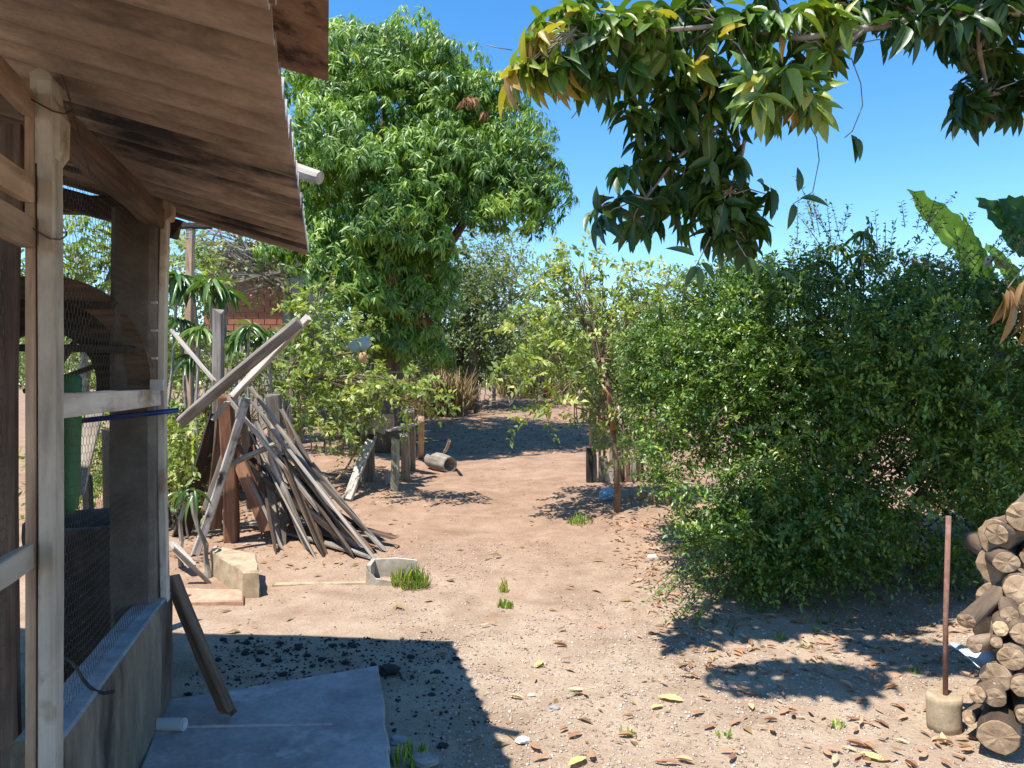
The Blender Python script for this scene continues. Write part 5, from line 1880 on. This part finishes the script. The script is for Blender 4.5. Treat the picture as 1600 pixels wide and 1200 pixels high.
    for (px, py) in ((1575, 450), (1600, 440), (1592, 470), (1612, 490)):
        limb(g, P(1625, 380, 3.6), P(px, py, 3.5), 0.005, 0.003, 3, 0.0, 0, 5)
    # single dangling twigs
    for (pts, lf) in (([(1330, 90), (1345, 130), (1348, 165), (1332, 205), (1320, 215)], [(1335, 215, 0.1, -0.5), (1330, 210, .2, -1.0)]),
                      ([(1262, 190), (1276, 215), (1280, 250), (1270, 300), (1240, 318)], [(1250, 310, 0.4, -0.1), (1240, 318, -0.2, -0.9), (1247, 300, 0, 0.8)]),
                      ([(1110, 370), (1098, 395), (1088, 415)], [(1088, 415, -0.5, -0.8), (1090, 415, 0.1, -1), (1095, 410, 0.6, -0.7), (1085, 400, -0.8, 0.3)]),
                      ([(1150, 375), (1165, 400), (1215, 425)], [(1190, 412, 0.8, -0.7), (1165, 400, 0.5, -0.9), (1215, 425, 0.7, -0.4)]),
                      ([(1390, 60), (1370, 62), (1330, 70)], [(1330, 70, -0.9, -0.3), (1345, 68, -0.3, -0.9), (1375, 62, 0.2, -1.0)]),
                      ([(1000, 130), (1005, 165), (985, 190)], [(1000, 150, 0.1, -1)]),
                      ([(905, 125), (912, 160), (893, 185)], []),
                      ([(800, 78), (775, 74), (760, 70)], [])):
        g.tube([P(a, b, 3.8) for a, b in pts], 0.003, 5)
        for (a, b, dx, dz) in lf:
            vis.add(np.array([P(a, b, 3.8)]), np.array([[dx, -0.2, dz]]), np.array([[0.1, -0.9, 0.4]]), np.array([rng.uniform(.12, .17)]), np.array([0.045]), np.array([rng.uniform(0.1, .5)]))
    # the upper crown, above the view, that shades the bush and the firewood
    hid = Leaves()
    for (c, r) in (((2.35, 4.8, 5.25), (1.1, 0.8, 0.6)), ((3.6, 4.5, 5.3), (1.3, 1.1, 0.8)), ((4.6, 3.6, 5.0), (1.4, 1.3, 1.0)), ((3.4, 5.7, 6.0), (1.2, 1.0, 0.7)), ((4.8, 5.3, 5.0), (1.2, 1.2, 0.9)), ((2.9, 4.0, 5.0), (0.8, 0.8, 0.5)), ((1.65, 4.6, 5.3), (0.8, 0.7, 0.4)), ((1.9, 5.2, 5.6), (0.9, 0.6, 0.45)), ((2.3, 4.2, 5.2), (0.9, 0.6, 0.45)), ((1.0, 4.3, 4.3), (0.8, 0.3, 0.2)), ((0.35, 3.0, 4.15), (0.6, 0.28, 0.2)), ((1.1, 3.25, 4.3), (0.5, 0.28, 0.2)), ((2.0, 4.4, 4.4), (0.7, 0.3, 0.2))):
        n = int(105 * (r[0] * r[2] + r[0] * r[1])) + 10
        d = sph(n, rng, -0.9)
        c_ = np.array(c) + d * np.array(r) * rng.uniform(0.3, 1, (n, 1))
        rosettes(hid, c_, d + np.array([0, 0, 0.5]), 9, (0.17, 0.26), (0.22, 0.3), (0.2, 1.3), (0.1, 0.7), rng, 0.02)
        limb(g, tb + Vector((-0.3, 0.2, 3.6)), Vector(c), 0.08, 0.02, 6, 0.1, 0.3, 7)
    g.build('branches', 'bark_pale', root, smooth=True)
    tpl = blade(6, 0.26, 0.28)
    hid.build('upper_crown', 'big_leaf', tpl, root)
    # the leaves in view: the 300 that show largest one by one, the rest together
    p, d, n, l, w, t = vis.arrays()
    infr = (p[:, 2] - EYE) / p[:, 1] < 0.56
    order = np.argsort(-(l * w / p[:, 1] ** 2) * np.where(infr, 1, 0.01))
    top, rest = order[:300], order[300:]
    V, T, ti = leaf_geo(p[rest], d[rest], n[rest], l[rest], w[rest], t[rest], tpl)
    o = np_mesh('foliage', V, T, M['big_leaf'], root, ti)
    o['kind'] = 'stuff'
    kinds = {}
    inv = wmat(root).inverted()
    for i in top:
        k = (int(t[i] * 24), int(rng.integers(0, 3)))
        if k not in kinds:
            bt_ = blade(7, (0.16, 0.28, 0.42)[k[1]], (0.28, 0.35, 0.2)[k[1]], (0.0, 0.012, 0.006)[k[1]])
            me = bpy.data.meshes.new('leaf')
            me.from_pydata([tuple(v) for v in bt_[0]], [], [tuple(q) for q in bt_[1].tolist()])
            rb = me.attributes.new('rib', 'FLOAT', 'POINT')
            rb.data.foreach_set('value', np.where(np.abs(bt_[0][:, 1]) < 1e-6, 1.0, 0.0).astype(np.float32))
            a = me.attributes.new('tint', 'FLOAT', 'POINT')
            a.data.foreach_set('value', np.full(len(bt_[0]), (k[0] + 0.5) / 24, dtype=np.float32))
            me.polygons.foreach_set('use_smooth', [True] * len(me.polygons))
            me.materials.append(M['big_leaf'])
            kinds[k] = me
        o = bpy.data.objects.new('leaf', kinds[k])
        COL.objects.link(o)
        x = Vector(d[i]).normalized()
        y = Vector(n[i]).cross(x).normalized()
        z = x.cross(y)
        m = Matrix((x * l[i], y * w[i], z * l[i])).transposed().to_4x4()
        m.translation = Vector(p[i])
        o.parent = root
        o.matrix_parent_inverse = inv
        o.matrix_basis = m


overhead_mango()


# ================================================================== FAR THINGS
def brick_house():
    Y = 15.0
    base = G(405, Y)
    root = tag(empty('brick_house', base), 'unplastered red brick house half hidden behind the bare grey tree', 'house')
    x0, x1 = P(318, 0, Y).x, P(442, 0, Y).x
    z0, z1 = gz(x0, Y) - 0.1, P(0, 392, Y).z
    # openings (px, py): a window with a dark inside
    g = Geo()
    g.box((x0, Y + 0.012, z0), (x1, Y + 0.2, z1))
    g.box((x0, Y + 0.2, z0), (x0 + 0.2, Y + 4, z1))
    g.box((x1 - 0.2, Y + 0.2, z0), (x1 - 0.001, Y + 4, z1))
    w = g.build('wall', 'mortar', root)
    bw, bh = 0.24, 0.12
    me = None
    row = 0
    z = z0 + 0.02
    cnt = 0
    while z + bh < z1:
        x = x0 + 0.004 - (bw / 2 if row % 2 else 0)
        while x < x1:
            a, b = max(x, x0 + 0.004), min(x + bw - 0.018, x1 - 0.004)
            if b - a > 0.05 and z > P(0, 520, Y).z:
                if me is None:
                    q = Geo()
                    q.box((0, -0.012, 0), (1, 0.02, bh - 0.016))
                    me = q.build('brick', 'brick', w).data
                    bpy.data.objects.remove([o for o in bpy.data.objects if o.data is me][0])
                o = bpy.data.objects.new('brick', me)
                COL.objects.link(o)
                o.parent = w
                o.matrix_parent_inverse = wmat(w).inverted()
                o.matrix_basis = Matrix.Translation((a, Y + random.uniform(-0.002, 0.003), z)) @ Matrix.Diagonal((b - a, 1, 1, 1))
                cnt += 1
            x += bw
        z += bh
        row += 1
    V = [(x0 - 0.3, Y - 0.4, z1 + 0.02), (x1 + 0.25, Y - 0.4, z1 + 0.02), (x1 + 0.25, Y + 4.3, z1 + 0.9), (x0 - 0.3, Y + 4.3, z1 + 0.9)]
    V += [(a, b, c + 0.06) for a, b, c in V]
    mesh_obj('roof', V, [(3, 2, 1, 0), (4, 5, 6, 7), (0, 1, 5, 4), (1, 2, 6, 5), (2, 3, 7, 6), (3, 0, 4, 7)], M['clay_tile'], root)


brick_house()

# square pole with a flat cap beside the shed roof
root = tag(empty('pole', G(300, 9.0)), 'square pale post with a dark flat cap beside the shed corner', 'post')
timber('shaft', G(299, 9.0, -0.05), P(298, 372, 9.0), 0.085, 0.085, 'tan_wood', root)
timber('collar', P(298, 376, 9.0), P(298, 358, 9.0), 0.085, 0.085, 'grey_wood', root)
timber('cap', P(280, 353, 9.0), P(330, 353, 9.0), 0.10, 0.06, 'dark_wood', root, ragged=0.005)

# blue basin with an orange pot hung by the mango trunk
bs = P(566, 546, 9.2)
m = Matrix.Translation(bs) @ Matrix.Rotation(math.radians(-24), 4, 'Y') @ Matrix.Rotation(math.radians(-18), 4, 'X')
o = lathe('basin', [(0.07, 0.0), (0.10, 0.016), (0.145, 0.08), (0.155, 0.084), (0.14, 0.08), (0.09, 0.024), (0.02, 0.016)], 24, 'light_blue', m)
tag(o, 'light blue plastic basin tilted in the branches before the mango trunk', 'basin')
o = lathe('clay_pot', [(0.02, -0.08), (0.042, -0.05), (0.05, 0.0), (0.04, 0.04), (0.028, 0.05)], 16, 'skin_tan', Matrix.Translation(P(567, 557, 9.15)))
tag(o, 'small orange clay pot hanging under the light blue basin', 'pot')

# posts and wire of the far fence
for i, (px, lab) in enumerate(((772, 'far fence post left of the straw grass'), (812, 'far fence post in the middle of the straw grass'), (843, 'far fence post right of the straw grass'), (870, 'far fence post nearest the small tree'))):
    timber('fence_post', G(px, 21.5, -0.1), P(px + 1, 566, 21.5), 0.10, 0.10, 'grey_wood', label=lab, cat='fence post', group='fence posts at the far end')
# dark fallen limbs under the far tree
for i, (a, b, c, d, lab) in enumerate(((690, 606, 740, 600, 'bare fallen branch left of the far tree foot'), (742, 603, 800, 596, 'bare fallen branch right of the far tree foot'), (720, 612, 770, 604, 'bare fallen branch in front of the far tree foot'))):
    p, q = G(a, 17.5, 0.08), G(c, 18.2, 0.25)
    g = Geo()
    g.tube(bez(p, q, 0.08, 6, 0.08), [0.05, 0.045, 0.04, 0.035, 0.03, 0.02, 0.015], 6)
    for k in range(5):
        s = p.lerp(q, random.random())
        g.tube(bez(s, s + Vector((random.uniform(-.5, .5), random.uniform(-.3, .3), random.uniform(0.1, 0.4))), 0.05, 3, 0.03), [0.02, 0.015, 0.01, 0.006], 4)
    tag(g.build('fallen_branch', 'bark'), lab, 'branch')


# ================================================================== LITTER ON THE GROUND
def leaf_on_ground(x, y, L, w, a, tint, curl, label, group, name='fallen_leaf', mat='dry_leaf', cache={}):
    k = (int(tint * 16), curl)
    if k not in cache:
        V, T = blade(6, (-0.06, 0.08, -0.14)[curl], (0.16, -0.2, 0.42)[curl], (0.007, 0.005, 0.0)[curl])
        me = bpy.data.meshes.new('fallen_leaf')
        me.from_pydata([tuple(v) for v in V], [], [tuple(q) for q in T.tolist()])
        at = me.attributes.new('tint', 'FLOAT', 'POINT')
        at.data.foreach_set('value', np.full(len(V), (k[0] + 0.5) / 16, dtype=np.float32))
        me.polygons.foreach_set('use_smooth', [True] * len(me.polygons))
        me.materials.append(M[mat])
        cache[k] = me
    o = bpy.data.objects.new(name, cache[k])
    COL.objects.link(o)
    m = Matrix.Translation((x, y, gzn(x, y) + 0.010 + (0.02 if curl == 1 else 0.0))) @ Matrix.Rotation(a, 4, 'Z') @ Matrix.Rotation(random.uniform(-.25, .25), 4, 'X') @ Matrix.Diagonal((L, w, L, 1))
    o.matrix_basis = m
    return tag(o, label, 'leaf', group)


YL = [(838, 1045, 0.1, 'yellow orange fallen leaf alone in the middle of the gravel'), (1068, 1098, 0.13, 'yellow fallen leaf just below the tree shadow'), (1382, 1190, 0.10, 'bright yellow fallen leaf at the bottom right'),
      (1035, 1105, 0.08, 'small yellow fallen leaf left of the one below the tree shadow'), (915, 1183, 0.12, 'orange fallen leaf at the bottom middle of the gravel')]
for (px, py, L, lab) in YL:
    p = ground_at(px, py)
    leaf_on_ground(p.x, p.y, L, L * 0.45, random.uniform(0, 6), 0.97, 0, lab, None)
def leaf_words(L, t, px, py):
    col = 'dark brown' if t < 0.38 else ('orange brown' if t < 0.7 else 'pale tan')
    big = 'large' if L > 0.075 else ('small' if L < 0.052 else 'middling')
    if py < 1030:
        where = 'by the shade of the bush'
    elif px > 1400:
        where = 'near the rusty pipe stand'
    elif py > 1150:
        where = 'near the bottom of the picture, ' + ('right' if px > 1180 else 'middle')
    elif px > 1150:
        where = 'below the dappled tree shadow'
    else:
        where = 'on the open gravel in the middle'
    return big + ' ' + col + ' fallen leaf ' + where


rng_l = random.Random(17)
for i in range(170):
    for _ in range(50):
        px, py = rng_l.uniform(720, 1570), rng_l.uniform(960, 1199)
        dens = 0.12 + 0.88 * min(1, max(0, (px - 850) / 500)) * min(1, max(0, (py - 1000) / 120))
        if rng_l.random() < dens:
            break
    p = ground_at(px, py)
    if p.x < -0.2 or p.x > 2.05:
        continue
    L = rng_l.uniform(0.035, 0.095)
    tq = rng_l.uniform(0.15, 0.92)
    leaf_on_ground(p.x, p.y, L, L * rng_l.uniform(0.22, 0.36), rng_l.uniform(0, 6.3), tq, rng_l.randint(0, 2), leaf_words(L, tq, px, py), 'fallen mango leaves on the gravel')


def litter(name, n, sampler, L, tint, label, seed, mat='dry_leaf'):
    rng = np.random.default_rng(seed)
    lv = Leaves()
    xy = sampler(rng, n)
    n = len(xy)
    z = np.array([gzn(float(a), float(b)) for a, b in xy])
    a = rng.uniform(0, 6.28, n)
    d = np.stack([np.cos(a), np.sin(a), rng.normal(0, 0.15, n)], -1)
    l = rng.uniform(L[0], L[1], n)
    lv.add(np.concatenate([xy, (z + 0.008)[:, None]], 1), d, np.array([0, 0, 1.0]) + rng.normal(0, 0.25, (n, 3)), l, l * rng.uniform(0.2, 0.4, n), rng.uniform(tint[0], tint[1], n))
    o = lv.build(name, mat, L_MID, None, 'stuff')
    return tag(o, label)


def under_bush(rng, n):
    x = rng.uniform(0.9, 4.2, n)
    y = rng.uniform(4.2, 8.0, n)
    return np.stack([x, y], -1)


def on_path(rng, n):
    y = 3.4 + 15 * rng.power(0.7, n)
    x = rng.uniform(-0.45, 0.32, n) * y
    k = ~((x < -0.42) & (y < 4.3))
    return np.stack([x, y], -1)[k]


def far_slope(rng, n):
    y = rng.uniform(12, 22, n)
    x = rng.uniform(-0.22, 0.2, n) * y
    return np.stack([x, y], -1)


litter('leaf_litter', 2600, under_bush, (0.03, 0.11), (0.0, 0.9), 'dry leaf litter on the shaded earth under the bush', 101)
litter('leaf_litter', 700, on_path, (0.012, 0.05), (0.0, 0.7), 'scattered bits of dry leaf on the bare earth of the path', 102)
litter('leaf_litter', 4200, far_slope, (0.04, 0.13), (0.0, 0.8), 'thick dry leaf litter on the far slope under the trees', 103)
litter('twig_litter', 260, on_path, (0.04, 0.14), (0.0, 0.4), 'thin dry twigs and straws scattered on the earth', 104, 'straw')
litter('leaf_litter', 500, lambda rng, n: np.stack([rng.uniform(-4.2, -1.4, n), rng.uniform(6.2, 9.5, n)], -1), (0.03, 0.10), (0.0, 0.8), 'dry leaves and bark scraps under the timber heap', 105)


def sprout_area(rng, n):
    y = rng.uniform(3.9, 5.2, n)
    x = rng.uniform(0.9, 2.3, n)
    return np.stack([x, y], -1)


for i, (px, py, lab) in enumerate(((1262, 1012, 'green seedling in the shade nearest the bush front'), (1312, 1046, 'green seedling in the sun patch below the bush'), (1432, 1052, 'green seedling with thin leaves left of the rusty pipe'), (1218, 996, 'tiny green seedling at the left end of the shade'), (1308, 1135, 'small weed among the fallen leaves'), (1132, 1150, 'little grassy weed on the sunlit gravel'), (978, 1145, 'faint green weed in the middle of the gravel'))):
    grass_tuft('seedling', ground_at(px, py), 0.03, 14, (0.02, 0.055), 'grass', lab, 200 + i, 'seedling', 1.6, 0.014, tint=(0.4, 0.9))


def charcoal_area(rng, n):
    y = 3.3 + 1.5 * rng.power(1.6, n)
    x = rng.uniform(-1.8, -0.05, n)
    k = (x < -0.36 - 0.24 * (y - 4.7)) & ((y > 4.24 + 0.47 * (x + 0.735)) | (x > -0.735 - 0.22 * (y - 4.24) + 0.03)) & (x > -0.74 - 0.245 * y)
    return np.stack([x, y], -1)[k]


pebbles('charcoal_bits', 2600, charcoal_area, (0.003, 0.015), 'charcoal', 0.7, seed=11, label='small black charcoal bits strewn beside the slab in the roof shade')
rc = np.random.default_rng(12)
ca = charcoal_area(rc, 120)[:42]
for i, (x, y) in enumerate(ca):
    r = rc.uniform(0.010, 0.020)
    crumple('charcoal_lump', Vector((x, y, gzn(x, y) + r * 0.4)), r, (1.2, 0.9, 0.65), 'charcoal', 'black charcoal lump ' + ('right of the slab' if x > -0.7 else ('behind the slab near its far corner' if x > -1.05 else ('behind the slab at its middle' if x > -1.4 else 'behind the slab by the leaning stake'))) + (', larger one' if r > 0.015 else ', smaller one'), 'charcoal', i, 5)['group'] = 'charcoal lumps by the slab'
for i, (px, py, r, lab) in enumerate(((606, 1052, 0.045, 'large black charcoal block at the far corner of the slab'),)):
    crumple('charcoal_block', ground_at(px, py) + Vector((0, 0, 0.02)), r, (1.2, 0.9, 0.8), 'charcoal', lab, 'charcoal', 77, 4)
for i, (px, py, r, lab) in enumerate(((623, 1158, 0.035, 'pale rounded stone in the shade beside the slab'), (818, 1158, 0.028, 'whitish stone at the edge of the roof shadow'), (866, 1107, 0.022, 'brown pebble in the middle of the gravel'), (830, 1087, 0.014, 'little white chip on the gravel'), (660, 1190, 0.05, 'flat grey stone near the bottom in the roof shade'))):
    crumple('stone', ground_at(px, py) + Vector((0, 0, r * 0.2)), r, (1.3, 1.0, 0.5), 'white_bits' if i in (1, 3) else 'concrete', lab, 'stone', 40 + i, 4)


# peeled orange bark on the small tree and the wood on the skyline
root = [o for o in bpy.data.objects if o.name == 'guava_tree'][0]
g = Geo()
g.tube([P(958, 672, 8.17), P(955, 640, 8.17), P(952, 612, 8.17), P(944, 604, 8.18)], [0.031, 0.032, 0.030, 0.016], 9, 0.05)
g.build('peeled_bark', 'bark_orange', root, smooth=True)


def far_wood():
    rng = np.random.default_rng(300)
    lv = Leaves()
    for _ in range(150):
        Y = rng.uniform(34, 60)
        x = rng.uniform(-0.75, 0.75) * Y
        h = rng.uniform(1.4, 3.6)
        z0 = gz(x, Y)
        n = 60
        d = sph(n, rng, -0.3)
        st = np.array([x, Y, z0 + h * 0.45]) + d * np.array([1.8, 1.4, h * 0.55])
        sprays(lv, st, d + rng.normal(0, 0.4, d.shape), (0.5, 1.2), 5, (0.18, 0.36), (0.4, 0.6), (0.0, 0.8), rng, 0.3)
    tag(lv.build('far_wood', 'far_leaf', L_SMALL, None, 'stuff'), 'grey green scrub forming the skyline far behind the yard')


far_wood()


# more broken planks on the right flank of the heap
rp_ = random.Random(44)
for i in range(30):
    a = ground_at(rp_.uniform(430, 600), rp_.uniform(835, 872))
    b = P(rp_.uniform(365, 450), rp_.uniform(630, 730), rp_.uniform(6.9, 7.5))
    q = a.lerp(b, rp_.uniform(0.55, 1.0))
    pw = rp_.uniform(0.03, 0.09)
    pm = rp_.choice(['grey_wood', 'grey_wood', 'grey_wood', 'pale_wood', 'brown_wood', 'dark_wood'])
    timber('plank', a + Vector((0, 0, 0.02)), q, pw, rp_.uniform(0.015, 0.03), pm, label=('narrow ' if pw < 0.05 else ('broad ' if pw > 0.072 else '')) + pm.split('_')[0] + ' broken plank ' + ('reaching high up' if q.z > 1.25 else ('low down' if q.z < 0.95 else 'halfway up')) + ' on the right flank of the timber heap', cat='plank', group='broken planks on the flank of the heap', roll=rp_.uniform(0, 1.5), ragged=0.07)
undergrowth('bush', 'green bushes closing the view behind the stake fence', [(960, 590, 60, 50, 0), (1030, 600, 60, 60, 0), (1090, 620, 60, 60, 0), (900, 575, 40, 24, 3)], 13.0, 'guava_leaf', (0.06, 0.11), 64, 70, (0.0, 0.6))
undergrowth('bush', 'shrubs in the shade right behind the mango trunk', [(520, 590, 50, 50, 0), (580, 590, 50, 50, 0), (640, 580, 40, 36, 0.5), (460, 570, 50, 60, 0), (660, 540, 34, 40, 1.5)], 15.0, 'far_leaf', (0.07, 0.13), 65, 80, (0.0, 0.7))

g = Geo()
g.tube(bez(P(470, 600, 10.0), P(566, 549, 9.22), 0.12, 6, 0.02), [0.022, 0.02, 0.018, 0.016, 0.014, 0.012, 0.01], 6)
g.build('bough', 'bark_brown', [o for o in bpy.data.objects if o.name == 'guava_tree.001'][0])
